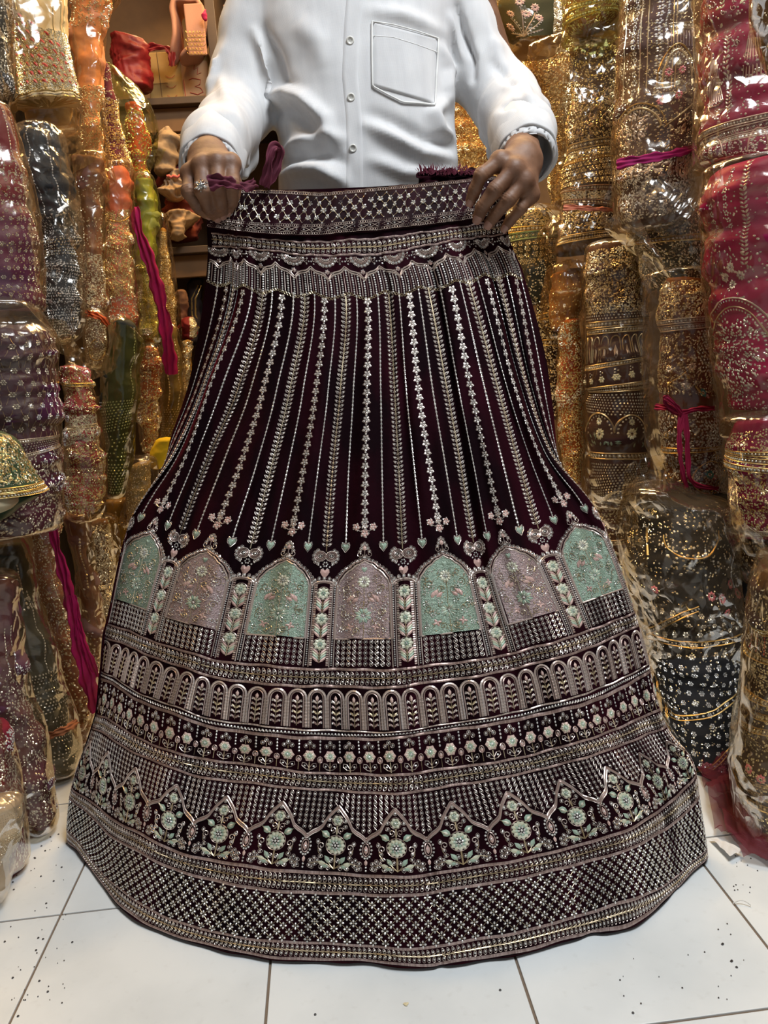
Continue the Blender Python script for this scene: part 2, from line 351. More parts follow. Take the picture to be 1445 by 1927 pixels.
def t_rib(P, w=1.4, h=0.9, closed=False, z=0.15):
    P = np.asarray(P, float); n = len(P)
    if closed: T = np.roll(P, -1, 0)-np.roll(P, 1, 0)
    else: T = np.gradient(P, axis=0)
    T /= np.maximum(np.linalg.norm(T, axis=1, keepdims=True), 1e-9); Nn = np.stack([-T[:, 1], T[:, 0]], 1)
    L = np.column_stack([P+Nn*w/2, np.full(n, z)]); C = np.column_stack([P, np.full(n, z+h)]); R = np.column_stack([P-Nn*w/2, np.full(n, z)])
    V = np.stack([L, C, R], 1).reshape(-1, 3); F = []
    for i in range(n if closed else n-1):
        j = (i+1) % n
        for s in (0, 1): F += [(3*i+s, 3*j+s, 3*j+s+1), (3*i+s, 3*j+s+1, 3*i+s+1)]
    return V, np.array(F)
def t_join(*Ts):
    V = []; F = []; o = 0
    for v, f in Ts: V.append(v); F.append(f+o); o += len(v)
    return np.concatenate(V), np.concatenate(F)
def petals(n, r0, r1, w, h=1.2, a0=0):
    return t_join(*[t_leaf(r1-r0, w, h, r0*math.cos(a0+k*2*math.pi/n), r0*math.sin(a0+k*2*math.pi/n), a0+k*2*math.pi/n) for k in range(n)])
def ringbeads(n, R, r, a0=0, Ry=None):
    Ry = Ry or R
    return t_join(*[mv(t_bead5(r), R*math.cos(a0+k*2*math.pi/n), Ry*math.sin(a0+k*2*math.pi/n), k) for k in range(n)])
def arc(cx, cy, rx, ry, a0, a1, n=9):
    a = np.linspace(a0, a1, n); return np.stack([cx+rx*np.cos(a), cy+ry*np.sin(a)], 1)
def spiral(cx, cy, r, turns=1.3, sgn=1, a0=0, n=14):
    t = np.linspace(0, 1, n); a = a0+sgn*t*turns*2*np.pi; rr = r*(1-.8*t); return np.stack([cx+rr*np.cos(a), cy+rr*np.sin(a)], 1)
def t_heart(w, h, z=1.6):
    pts = np.array([(0, -h*.28), (w*.22, -h*.5), (w*.45, -h*.4), (w*.5, -h*.1), (w*.3, h*.2), (0, h*.5), (-w*.3, h*.2), (-w*.5, -h*.1), (-w*.45, -h*.4), (-w*.22, -h*.5)])
    V = np.column_stack([pts, np.zeros(10)]); V = np.vstack([V, [0, -h*.05, z]]); return V, np.array([(i, (i+1) % 10, 10) for i in range(10)])
class Emb:
    def __init__(s, fx=None, fmap=None, lim=(-4.49, 4.49)): s.p = []; s.v = []; s.z = []; s.F = []; s.m = []; s.n = 0; s.x0 = fx or x0; s.map = fmap or (lambda p, v, z: smap(p, np.clip(v, 355, 1814), z)); s.lim = lim
    def add(s, T, mat, P0, V0, sx=1.0):
        """stamp template at each (P0,V0); x pixels become p by the local centre spacing"""
        V, F = T; P0 = np.atleast_1d(np.asarray(P0, float)); V0 = np.atleast_1d(np.asarray(V0, float))
        if len(V0) == 1 and len(P0) > 1: V0 = np.full(len(P0), V0[0])
        if len(P0) == 1 and len(V0) > 1: P0 = np.full(len(V0), P0[0])
        k = len(P0)
        if k == 0: return
        v = (V0[:, None]+V[None, :, 1]).ravel(); p = (P0[:, None]+V[None, :, 0]*sx/s.x0(V0)[:, None]).ravel(); z = np.tile(V[:, 2], k)
        s.p.append(p); s.v.append(v); s.z.append(z)
        s.F.append((F[None]+(np.arange(k)*len(V))[:, None, None]).reshape(-1, 3)+s.n); s.m.append(np.full(k*len(F), mat)); s.n += k*len(V)
    def line(s, P, V, mat, w=1.4, h=0.9, z=0.15):
        """ribbon along a line given in (p, v)"""
        P = np.asarray(P, float); V = np.asarray(V, float)
        T = t_rib(np.stack([P*s.x0(V), V], 1), w, h, z=z)
        vv = T[0][:, 1]; Vc = np.repeat(V, 3); s.p.append(T[0][:, 0]/s.x0(Vc)); s.v.append(vv); s.z.append(T[0][:, 2]); s.F.append(T[1]+s.n); s.m.append(np.full(len(T[1]), mat)); s.n += len(T[0])
    def hatch(s, pa, pb, v, w, mat=ZA, step=2.6, h=1.1):
        """flat cord couched across with short stitches, each stitch its own piece"""
        n = int((pb-pa)*s.x0(v)/step); P = pa+(np.arange(n)+.5)*(pb-pa)/n
        V0 = v+1.0*np.sin(P*7)+.6*np.sin(P*17+v)
        T = (np.array([[-step*.46, -w/2, 0], [step*.46, -w/2, 0], [step*.46, 0, h], [-step*.46, 0, h], [step*.46, w/2, 0], [-step*.46, w/2, 0]]), np.array([(0, 1, 2), (0, 2, 3), (3, 2, 4), (3, 4, 5)]))
        s.add(T, mat, P, V0)
    def build(s, name, parent, **kw):
        if not s.p: return None
        p = np.concatenate(s.p); v = np.concatenate(s.v); z = np.concatenate(s.z)
        V = s.map(np.clip(p, *s.lim), v, z+0.25)
        F = np.concatenate(s.F); m = np.concatenate(s.m)
        used = np.unique(m); rem = {u: i for i, u in enumerate(used)}
        o = mesh_np(name, V, F, [EM[u] for u in used], np.vectorize(rem.get)(m), False, parent)
        for k, x in kw.items(): o[k] = x
        return o

SK = empty('embroidered_skirt', (0, 0, 0))
tag(SK, 'full length dark maroon velvet skirt with silver embroidery held up by a man', 'skirt')
# velvet body
body = mesh_np('velvet_body', SG.reshape(-1, 3), grid_faces(*SG.shape[:2]), M_VEL, None, True, SK)
# back of the skirt, hanging behind the front
nb = 40; bt = np.linspace(0, 1, nb); BK = []
for i in range(0, len(VN), 6):
    L, R = SG[i, 0], SG[i, -1]; s = i/len(VN)
    P = L[None]*(1-bt[:, None])+R[None]*bt[:, None]; P[:, 1] += (0.03+0.05*s)*np.sin(np.pi*bt)**.6+0.012*s*np.sin(bt*40)
    P[:, 0] += 0; BK.append(P)
BK = np.array(BK); BK[-1, :, 2] = 0.006
mesh_np('back_panel', BK.reshape(-1, 3), grid_faces(*BK.shape[:2]), M_VEL, None, True, SK)
# hem facing: thickness of the lower edge
hp = SG[-1]; hf = np.stack([hp, hp+np.array([0, .004, -.003]), hp+np.array([0, .03, -.003])], 0); hf[1:, :, 2] = 0.0015
mesh_np('hem_facing', hf.reshape(-1, 3), grid_faces(3, len(PN)), M_VEL, None, True, SK)
# waistband: a separate strip standing proud of the gathered skirt
wp = np.arange(-4.48, 4.49, .04); wv = np.array([355, 356, 375, 395, 415, 434, 436.]); wz = np.array([1, 5, 6, 5, 6, 6, 1.])
PW, VW = np.meshgrid(wp, wv); ZW = np.repeat(wz[:, None], len(wp), 1)+1.3*np.sin(PW*9+VW/20)
M_WB = cloth('maroon_satin_velvet', (0.007, 0.002, 0.003), (0.024, 0.003, 0.008), 0.7, 0.04, (0.4, .03, .1), 20, .2, .08)
WB = mesh_np('waistband', smap(PW.ravel(), VW.ravel(), ZW.ravel()), grid_faces(len(wv), len(wp)), M_WB, None, True, SK)
BEAD = t_bead(2.0); B5 = t_bead5(2.0)
WZ = 6.2
def lift(T, z): V, F = T; V = V.copy(); V[:, 2] += z; return V, F
e = Emb()
for k, v in enumerate((378, 390, 403)):
    P = np.arange(-60, 61)*(18.6/72)+(0.5*18.6/72 if k % 2 else 0); P = P[(P > -4.4) & (P < 4.4)]
    e.add(lift(ringbeads(5, 3.1, 1.75, .3), WZ), ST, P, v); e.add(lift(t_bead5(1.2), WZ), ST, P, v)
P = np.arange(-60, 61)*(18.6/72)+0.5*18.6/72; P = P[np.abs(P) < 4.4]
e.add(lift(t_bead5(1.9), WZ), ST, P, 367.5); e.add(lift(t_bead5(1.9), WZ), ST, P, 412.5)
d = 9.3
for P_ in (P,):
    for sx in (-1, 1):
        e.add(lift(t_rib([(0, 0), (sx*d, 10.5), (sx*2*d, 23), (sx*3*d, 35), (sx*4*d, 45)], .9, .5), WZ), GO, P_[(P_ > -4.0) & (P_ < 4.0)], 367.5)
for v in (361, 417.5, 432): 
    n = int(8.9*72/3.4); PP = -4.42+np.arange(n)*3.4/72; PP = PP[PP < 4.42]
    e.add(lift(t_rib(arc(0, 0, 2.3, 2.5, 0, 2*math.pi*.9, 7), .9, .6), WZ), ZA, PP, v)
t = np.linspace(-4.4, 4.4, 420)
for sg in (0, math.pi):
    for q in range(6):
        i0 = q*70; i1 = min(i0+71, 420)
        e.line(t[i0:i1], 424.7+3.4*np.sin(t[i0:i1]*72*math.pi/15+sg), ZA, 1.0, .6, WZ)
P = (np.arange(-42, 42)+.5)*15/72; e.add(lift(t_bead5(1.6), WZ), ST, P[np.abs(P) < 4.4], 424.7)
e.build('waistband_beadwork', WB, kind='stuff')

def leaf_border(v0, v1, pa, pb, name, cord=5.0):
    """two rows of looped drops on a running stem between couched cords"""
    e = Emb(); hgt = v1-v0; vm = (v0+v1)/2; e.hatch(pa, pb, v0+cord/2, cord, PZ); e.hatch(pa, pb, v1-cord/2, cord, PZ)
    sp = 9.6; n = int((pb-pa)*x0(vm)/sp); P = pa+(np.arange(n)+.5)*(pb-pa)/n; q = (hgt-2*cord)/4
    a = np.linspace(0, 2*np.pi, 9)[:-1]
    for sg in (-1, 1):
        loop = np.stack([3.9*np.sin(a)*(.75+.25*np.cos(a)), q*0.85*np.cos(a)], 1)
        e.add(mv(t_rib(loop, 1.1, .8, True), 0, sg*q, .35*sg), ZA, P, vm)
        e.add(mv(t_bead(2.1), 0, sg*q*1.05), ST, P, vm)
        e.add(t_rib([(-5, sg*.5), (-1, sg*1.2), (3.4, sg*q*.7)], 1.0, .7), GO, P, vm)
    m = max(2, int((pb-pa)*12)); t = np.linspace(pa, pb, m); e.line(t, np.full(m, vm), GO, 1.8, 1.1)
    return e.build(name, SK)
leaf_border(446, 480, -4.4, 4.4, 'leaf_border', 4)
# header: half rosettes, zigzag cord and fringe
for k in range(-5, 6):
    p0 = k*.85; e = Emb()
    for rr, mt in ((8, ZA), (11, ZA), (13.5, PZ)): e.add(t_rib(arc(0, 0, rr, rr*.95, .05, math.pi-.05, 11), 1.6, 1.1), mt, p0, 482)
    for q in range(9):
        a_ = math.pi*(q+.5)/9; e.add(mv(t_bead5(2.3), 18*math.cos(a_), 17.5*math.sin(a_)), ST, p0, 482)
        e.add(mv(t_rib(arc(0, 0, 3.3, 3.3, 0, 6.28, 8)[:-1], .9, .7, True), 18*math.cos(a_), 17.5*math.sin(a_)), ZA, p0, 482)
    for q in range(4): e.add(mv(t_bead5(1.5), -4.5+3*q, 3+2.5*math.sin(math.pi*(q+.5)/4)), ST, p0, 482)
    for sx in (-1, 1):
        e.add(t_rib(spiral(sx*24, 7, 5, 1.2, sx, 1), 1.1, .8), ZA, p0, 482)
        for dx, dy in ((27, 3), (30, 9), (25, 14)): e.add(mv(t_bead5(1.8), sx*dx, dy), ST, p0, 482)
        e.add(t_rib(spiral(sx*7, 33, 5, 1.2, -sx, 2), 1.1, .8), ZA, p0, 482)
    e.add(mv(t_leaf(9, 8, 2), 0, 25, math.pi/2), PZ, p0, 482); e.add(mv(ringbeads(5, 3, 1.4), 0, 28), ST, p0, 482)
    e.build('half_rosette', SK)
def zig(p): u = np.abs(((p/.85+.5) % 1)-.5)*2; return 524-24*(u**.8)-2.5*np.sin(u*math.pi*2)
e = Emb(); t = np.linspace(-4.45, 4.45, 300)
for dz in (0, 4.2): e.line(t, zig(t)+dz, ZA, 2.4, 1.4)
e.build('zigzag_cord', SK)
e = Emb(); n = int(8.9*80/5.2); P = -4.45+np.arange(n)*5.2/80; P = P[P < 4.45]
for i, p_ in enumerate(P):
    u = abs(((p_/.85+.5) % 1)-.5)*2; a_ = zig(p_)+6; b_2 = 561-12*u
    if i % 2: e.line([p_]*4, np.linspace(a_, b_2-3, 4), PZ if i % 4 == 1 else ZA, 1.7, 1.2)
    else:
        vv = np.arange(a_+2, b_2, 4.4); e.add(t_bead(1.9), ST, p_, vv)
    e.add(mv(t_rib(arc(0, 0, 2.2, 2.8, 0, 6.28, 7)[:-1], 1, .6, True), 0, 1), GO, p_, b_2)
e.build('bead_fringe', SK, kind='stuff')
# hanging strands
def flower_strand(p0, v1):
    e = Emb(); vv = np.arange(566, v1, 17.3)
    e.add(ringbeads(5, 4.5, 2.5, .3), ST, p0, vv); e.add(t_bead(1.7, h=2), ST, p0, vv); e.add(petals(5, 1.5, 8.2, 5.2, .7, .3), ZA, p0, vv)
    e.add(mv(B5, 0, 8.6), ST, p0, vv); e.build('flower_strand', SK)
def bead_strand(p0, v1):
    e = Emb(); vv = np.arange(556, v1-8, 7.4); e.add(t_bead(1.9, 2.9), ST, p0, vv); e.add(t_bead5(1.2), ST, p0, vv+3.7)
    e.line([p0]*30, np.linspace(556, v1-6, 30), ZA, 1.6, .5, 0); e.build('bead_strand', SK)
    e = Emb(); e.add(t_heart(13, 15, 2.6), MI, p0, v1)
    hp_ = [(0, -5), (4, -8), (8, -5), (7, 1), (0, 10), (-7, 1), (-8, -5), (-4, -8)]; e.add(t_rib(hp_, 1.4, 1, True), ZA, p0, v1)
    for sx in (-1, 0, 1): e.add(mv(t_bead5(1.7), sx*6, -10+abs(sx)*2), ST, p0, v1)
    e.build('heart_pendant', SK)
def leaf_strand(p0, v1):
    e = Emb(); vv = np.arange(556, v1, 8.4)
    a = np.linspace(0, 2*np.pi, 8)[:-1]; loop = np.stack([4.6*np.cos(a), 2.9*np.sin(a)*(.7-.3*np.cos(a))], 1)
    for sx in (-1, 1):
        lp = loop.copy(); lp[:, 0] *= sx
        e.add(mv(t_rib(lp, 1.1, .9, True), sx*5.6, -1, -sx*.65), ZA, p0, vv); e.add(mv(t_bead(2.1), sx*6.2, -1.4), ST, p0, vv)
    e.line([p0]*40, np.linspace(556, v1+4, 40), GO, 2.0, 1.3); e.build('leaf_strand', SK)
    e = Emb(); v = v1+16
    for sx in (-1, 1):
        for rr in (11, 8, 5): e.add(t_rib(arc(sx*10.5, -3, rr, rr*.85, 0, 6.28, 12)[:-1], 2.0, 1.5, True), ZA if rr != 8 else PZ, p0, v)
        e.add(mv(t_bead(2.4), sx*10.5, -3), ST, p0, v)
        for q in range(6):
            a_ = -1.3+q*.55; e.add(mv(t_bead5(2.1), sx*(13+10*math.cos(a_)), -2+12*math.sin(a_)), ST, p0, v); e.add(mv(t_rib(arc(0, 0, 3.4, 3.4, 0, 6.28, 8)[:-1], .9, .7, True), sx*(13+10*math.cos(a_)), -2+12*math.sin(a_)), ZA, p0, v)
        for q in range(3): e.add(mv(t_bead5(1.9), sx*(4+4.5*(2-q)), 13+4*q), ST, p0, v)
    e.add(mv(ringbeads(6, 4, 1.7), 0, 12), ST, p0, v); e.add(mv(t_heart(17, 19, 3.4), 0, 29), RO, p0, v)
    e.build('rose_pendant', SK)
def floral_pendant(p0, v):
    e = Emb()
    for dx, dy, s in ((-16, -6, 1), (16, -6, 1), (0, 6, 1.1), (0, -8, .9)):
        e.add(mv(petals(5, 1, 7, 5.5, 1.6, .4), dx, dy, 0, s), RO if dy > -7 else ZA, p0, v); e.add(mv(ringbeads(5, 6.5, 1.7), dx, dy, 0, s), ST, p0, v); e.add(mv(t_bead(2), dx, dy), ST, p0, v)
    e.add(t_rib([(-16, -2), (-8, 2), (0, -2), (8, 2), (16, -2)], 1.4, 1), ZA, p0, v); e.build('floral_pendant', SK)
def finial(p0, v):
    e = Emb(); e.add(t_leaf(11, 8, 2, 0, -1, -math.pi/2), RO, p0, v)
    for dx, dy in ((-6, -6), (6, -6), (-4, -12), (4, -12), (0, -15), (-9, 0), (9, 0)): e.add(mv(t_bead5(2), dx, dy), ST, p0, v); e.add(mv(t_rib(arc(0, 0, 3.2, 3.2, 0, 6.28, 8)[:-1], .9, .6, True), dx, dy), ZA, p0, v)
    for sx in (-1, 1): e.add(t_rib(spiral(sx*9, 5, 6, 1.2, -sx, 0 if sx < 0 else math.pi), 1.3, .9), ZA, p0, v)
    e.add(t_rib([(0, -2), (0, 11)], 1.6, 1), ZA, p0, v); e.build('arch_finial', SK)
for k in range(-4, 5):
    flower_strand(k, 984)
    if abs(k) < 4: floral_pendant(k, 998); finial(k, 1038)
for k in range(-9, 9): bead_strand(k*.5+.25, 1030)
for k in range(-4, 4): leaf_strand(k+.5, 1034)
# arched panels
SH = np.array([(0, 0), (5, 3), (10, 6), (14, 6.5), (19, 10), (24, 15), (30, 18), (36, 23), (42, 31), (46, 36), (49, 44), (50, 60), (50.5, 100), (51, 145)], float)
def stitched(name, a, b2):
    m, n, b = nt(name); tcx = n.nodes.new('ShaderNodeTexCoord'); wv_ = n.nodes.new('ShaderNodeTexWave'); wv_.bands_direction = 'Z'; wv_.inputs['Scale'].default_value = 190; wv_.inputs['Distortion'].default_value = 5; wv_.inputs['Detail Scale'].default_value = 3
    n.links.new(tcx.outputs['Object'], wv_.inputs[0]); n.links.new(ramp2(n, wv_.outputs[0], a, b2, .1, .8), b.inputs['Base Color']); b.inputs['Roughness'].default_value = .45; b.inputs['Metallic'].default_value = .35
    bump(n, b, wv_.outputs[0], .7, .001); return m
M_PMINT = stitched('mint_panel_stitching', (0.20, 0.31, 0.24), (0.44, 0.55, 0.44)); M_PMAUVE = stitched('mauve_panel_stitching', (0.27, 0.19, 0.20), (0.56, 0.43, 0.42))
def arch_panel(k):
    vt = 1057; nn = 44; vs = np.linspace(0, 144, nn); hw = np.interp(vs, SH[:, 1], SH[:, 0]); us = np.linspace(-1, 1, 17)
    Pp = k+(us[None]*hw[:, None])/x0(1157); Vv = np.repeat((vt+vs)[:, None], 17, 1); z = 1.4-1.3*np.abs(us[None])**8*np.ones((nn, 1))
    pan = mesh_np('arch_panel', smap(Pp.ravel(), Vv.ravel(), z.ravel()), grid_faces(nn, 17), M_PMINT if k % 2 else M_PMAUVE, None, True, SK)
    pan['label'] = 'mint green embroidered arch panel' if k % 2 else 'mauve pink embroidered arch panel'
    Z = 1.5; e = Emb(); r = np.random.default_rng(100+k); c = 1157
    def A(T, m, dx, dy): e.add(lift(mv(T, dx, dy), Z), m, k, vt)
    A(t_heart(10, 10, 1.8), MI, 0, 15)
    A(petals(10, 4, 12, 5, 1.3), CR, 0, 38); A(ringbeads(6, 3.6, 1.5), ST, 0, 38); A(t_bead(1.6), ST, 0, 38)
    A(petals(8, 3, 16, 6, 1.3, math.pi/8), MI, 0, 101); A(ringbeads(8, 11, 1.2), ST, 0, 101); A(t_bead(2), ST, 0, 101); A(petals(8, 5, 14, 2, 1.8, 0), CR, 0, 101)
    for sx in (-1, 1):
        for q, (dx, dy, a_) in enumerate(((20, 76, 2.5), (24, 73, 2.2), (28, 77, 2.0))): A(t_leaf(15, 7, 1.6, 0, 0, -a_ if sx > 0 else a_-math.pi), RO, sx*dx, dy)
        for a_ in range(4): A(t_leaf(8, 4, 1.3, 0, 0, a_*1.5+.3*sx), RO, sx*22, 123)
        A(t_rib(spiral(sx*12, 62, 8, 1.3, sx, 0), 1, .8), GO, 0, 0); A(t_rib(spiral(sx*33, 96, 8, 1.3, -sx, 0), 1, .8), GO, 0, 0); A(t_rib(spiral(sx*12, 130, 7, 1.3, sx, 1), 1, .8), GO, 0, 0)
        A(t_rib(spiral(sx*30, 50, 8, 1.3, -sx, 1), 1, .8), GO, 0, 0); A(ringbeads(6, 4.5, 1.5), ST, sx*27, 56); A(ringbeads(6, 4.5, 1.5), ST, sx*28, 104); A(ringbeads(5, 4, 1.4), ST, sx*38, 86); A(ringbeads(5, 3.6, 1.3), ST, sx*14, 84); A(ringbeads(5, 3.6, 1.3), ST, sx*38, 128)
    A(t_rib([(0, 48), (1, 70), (-1, 88)], 1.4, .9), GO, 0, 0); A(t_rib([(0, 116), (1, 130), (0, 143)], 1.4, .9), GO, 0, 0)
    for q in range(150):
        y = r.uniform(22, 141); w_ = np.interp(y, SH[:, 1], SH[:, 0])-4; A(t_bead5(r.uniform(.9, 1.5)), ST if q % 3 else GO, r.uniform(-w_, w_), y)
    for q in range(46):
        y = r.uniform(25, 138); w_ = np.interp(y, SH[:, 1], SH[:, 0])-6; a_ = r.uniform(0, 6.3); A(t_rib(arc(0, 0, 4, 4, a_, a_+3, 6), .9, .7), GO if q % 2 else ZA, r.uniform(-w_, w_), y)
    e.build('panel_beadwork', pan, kind='stuff')
    # frame
    e = Emb(); xs = x0(1157)
    for off, w_, mt in ((1, 3, ZA), (5.5, 2.6, PZ)):
        L = [(-x_-off*.8*(1 if y_ > 3 else .3), y_-off*.8*(1 if y_ < 44 else 0)) for x_, y_ in SH[::-1]]+[(x_+off*.8*(1 if y_ > 3 else .3), y_-off*.8*(1 if y_ < 44 else 0)) for x_, y_ in SH[1:]]
        L = np.array(L); e.line(k+L[:, 0]/xs, vt+L[:, 1], mt, w_, 1.4, .5)
    # loops round the head of the arch
    HD = SH[:11]; seg = np.concatenate([[0], np.cumsum(np.linalg.norm(np.diff(HD, axis=0), axis=1))]); tt = np.arange(0, seg[-1], 7.0)
    hx = np.interp(tt, seg, HD[:, 0]); hy = np.interp(tt, seg, HD[:, 1])
    for sx in (-1, 1):
        for x_, y_ in zip(hx, hy):
            e.add(mv(t_bead(2.0), sx*(x_+7*(.2+x_/60)), y_-8*(1-x_/70)), ST, k, vt); e.add(mv(t_rib(arc(0, 0, 3.6, 3.6, 0, 6.28, 8)[:-1], 1, .8, True), sx*(x_+7*(.2+x_/60)), y_-8*(1-x_/70)), ZA, k, vt)
        for off, kind in ((53, 0), (57, 1), (61, 0), (65, 2)):
            vv = np.arange(vt+44, 1256, 4.2)
            if kind == 1: e.add(t_bead(1.6), ST, k+sx*off/xs, vv)
            elif kind == 0: e.line([k+sx*off/xs]*14, np.linspace(vt+40, 1256, 14), ZA, 2.2, 1.3)
            else:
                for q in vv: e.add(t_rib([(-2.2, 0), (2.2, 0)], 3, .9), PZ if int(q) % 3 else ZA, k+sx*off/xs, q)
    e.line([k-51/xs, k, k+51/xs], [1202]*3, ZA, 3, 1.4, 1)
    e.build('arch_frame', SK)
    # bead lattice below the panel
    e = Emb(); cols = np.arange(-4.5, 5)*10.2
    for ci, cx_ in enumerate(cols):
        vv = 1208+np.arange(5)*10.3; e.add(t_bead(2.2), ST, k+cx_/xs, vv)
        t = np.linspace(1204, 1254, 26)
        for sg in (0, math.pi): e.line(k+(cx_+3.6*np.sin((t-1208+5)*math.pi/10.3+sg))/xs, t, ZA, .9, .6)
    e.build('sequin_lattice', SK, kind='stuff')
for k in range(-3, 4): arch_panel(k)
def column(p0):
    e = Emb(); v = 1100
    for q in range(3):
        y = 16+q*48
        e.add(mv(petals(8, 2, 12, 8, 1.8), 0, y), CR, p0, v); e.add(mv(petals(6, 1, 6, 4, 2.6), 0, y), MI, p0, v); e.add(mv(t_bead(2, h=3), 0, y), ST, p0, v); e.add(t_rib(arc(0, y, 12, 12, 0, 6.28, 14)[:-1], 1.3, 1, True), ZA, p0, v)
        for sx in (-1, 1):
            for j, mt in enumerate((RO, MI, CR, RO)): e.add(t_leaf(17, 5, 1.6, sx*1, y+34-j*5.2+1, -math.pi/2+sx*.75), mt, p0, v)
        e.add(t_rib([(0, y+12), (0, y+36)], 1.6, 1.5), GO, p0, v)
    e.build('column_motif', SK)
    e = Emb(); P = arc(0, 0, 21, 10, math.pi, 2*math.pi, 12)
    e.add(t_rib(P, 3, 1.5), ZA, p0, 1103); e.add(t_rib(P*[.85, .8], 2, 1.2), PZ, p0, 1104)
    for a_ in np.linspace(math.pi, 2*math.pi, 9): e.add(mv(t_bead(2.2, 3), 25*math.cos(a_), 15*math.sin(a_)), ST, p0, 1103); e.add(mv(t_rib(arc(0, 0, 3.2, 4.2, 0, 6.28, 8)[:-1], 1, .8, True), 25*math.cos(a_), 15*math.sin(a_)), ZA, p0, 1103)
    e.build('column_cap', SK)
for k in range(-4, 4): column(k+.5)
leaf_border(1258, 1297, -3.95, 3.95, 'leaf_border')
# row of small arches
def small_arch(p0):
    e = Emb(); v = 1302; h = 69
    for rr, w_, mt in ((15.2, 4.2, ZA), (10.8, 2.2, PZ)):
        P = np.vstack([[(-rr, h)], [(-rr, h*.6)], arc(0, 16, rr, 16 if rr > 12 else 12, math.pi, 2*math.pi, 11), [(rr, h*.6)], [(rr, h)]]); e.add(t_rib(P, w_, 1.6), mt, p0, v)
    for q in range(9):
        for sx in (-1, 1): e.add(mv(t_rib([(-1.8, 0), (1.8, 0)], 1.4, 2.1), sx*15.2, 18+q*6), ZA, p0, v)
    for q in range(5):
        for sx in (-1, 1): e.add(t_leaf(11, 3.6, 1.3, 0, 64-q*9.5, -math.pi/2+sx*.8), (PZ, ZA, GO)[q % 3], p0, v); 
        e.add(mv(t_bead5(1.9), 7.2 if q % 2 else -7.2, 60-q*9.5), ST, p0, v); e.add(mv(t_bead5(1.7), -7.2 if q % 2 else 7.2, 60-q*9.5), ST, p0, v)
    e.add(t_leaf(12, 6, 2, 0, 22, -math.pi/2), RO, p0, v); e.add(t_rib([(0, 66), (0, 20)], 1.4, 1.4), GO, p0, v)
    e.build('small_arch', SK)
for k in range(-20, 20): small_arch((k+.5)/5)
e = Emb(); e.hatch(-3.95, 3.95, 1375, 3, ZA); n = int(7.9*183/6.4); P = -3.95+np.arange(n)*6.4/183; P = P[P < 3.95]; e.add(t_bead(2.3), ST, P, 1381.5); e.add(t_rib([(-3, -2), (0, 2), (3, -2)], .9, .8), ZA, P+3.2/183, 1382); e.hatch(-3.95, 3.95, 1389.5, 6, PZ)
e.build('bead_border', SK)
def sprig(p0):
    e = Emb(); v = 1424
    e.add(petals(6, 2, 12, 10.5, 2.0), RO, p0, v); e.add(lift(petals(12, 2, 10, 4, 1.6), .8), CR, p0, v); e.add(lift(petals(6, 0, 5, 3.6, 1.4), 1.5), MI, p0, v); e.add(lift(t_bead(2.2), 2), ST, p0, v)
    for dx, dy in ((-7, -19), (7, -19), (0, -25)): e.add(mv(t_bead(2.1, 2.7), dx, dy), ST, p0, v); e.add(mv(t_rib(arc(0, 0, 3.7, 4.3, 0, 6.28, 8)[:-1], 1, .7, True), dx, dy), ZA, p0, v)
    e.add(t_rib([(0, 11), (0, 30)], 2, 1.2), GO, p0, v); e.add(t_rib([(0, -12), (0, -20)], 1.2, .9), GO, p0, v)
    for sx in (-1, 1):
        e.add(t_rib([(0, 27), (sx*6, 26), (sx*13, 20), (sx*12, 14), (sx*6, 15), (0, 24)], 1.3, .9), ZA, p0, v); e.add(mv(t_bead(2.2), sx*8, 20), ST, p0, v)
    e.build('flower_sprig', SK)
def bud(p0):
    e = Emb(); e.add(t_bead(1.9, 2.5), ST, p0, np.arange(1396, 1422, 6.5)); e.add(t_rib(arc(0, 0, 4.6, 6, 0, 6.28, 10)[:-1], 2, 1.4, True), PZ, p0, 1431); e.add(t_leaf(9, 6, 1.6, 0, 5, -math.pi/2), RO, p0, 1431); e.add(t_bead(1.8), ST, p0, 1430); e.add(t_rib([(0, 6), (0, 22)], 1.3, .9), GO, p0, 1431)
    e.build('hanging_bud', SK)
for k in range(-19, 20): sprig(k/5+.03); bud(k/5+.13)
leaf_border(1455, 1495, -3.95, 3.95, 'leaf_border')
# ogee field
def ogee(p):
    u = np.abs(((p*2) % 1)-.5)*2            # 0 at peaks (p=.25+k/2), 1 at valleys
    return np.interp(u, [0, .08, .2, .34, .42, .52, .66, .8, .92, 1], [1520, 1524, 1532, 1541, 1549, 1560, 1566, 1570, 1575, 1580])
e = Emb(); t = np.linspace(-3.98, 3.98, 560)
for dz, w_, mt in ((0, 2, ZA), (3.5, 5.5, PZ), (7, 2, ZA)): e.line(t, ogee(t)+dz, mt, w_, 1.6)
e.build('ogee_cord', SK)
e = Emb(); e2 = Emb(); xs = x0(1520); cn = int(7.9*xs/10.6)
for i in range(cn):
    p_ = -3.95+(i+.5)*7.9/cn; b2 = ogee(p_)-5; vv = np.arange(1502, b2, 10.4); e.add(t_bead(2.25), ST, p_, vv)
    m = max(3, int((b2-1497)/2.2)); t = np.linspace(1497, b2, m)
    for sg in (0, math.pi): e.line(p_+3.3*np.sin((t-1502+5.2)*math.pi/10.4+sg)/xs, t, ZA, .9, .6)
e.build('sequin_lattice', SK, kind='stuff')
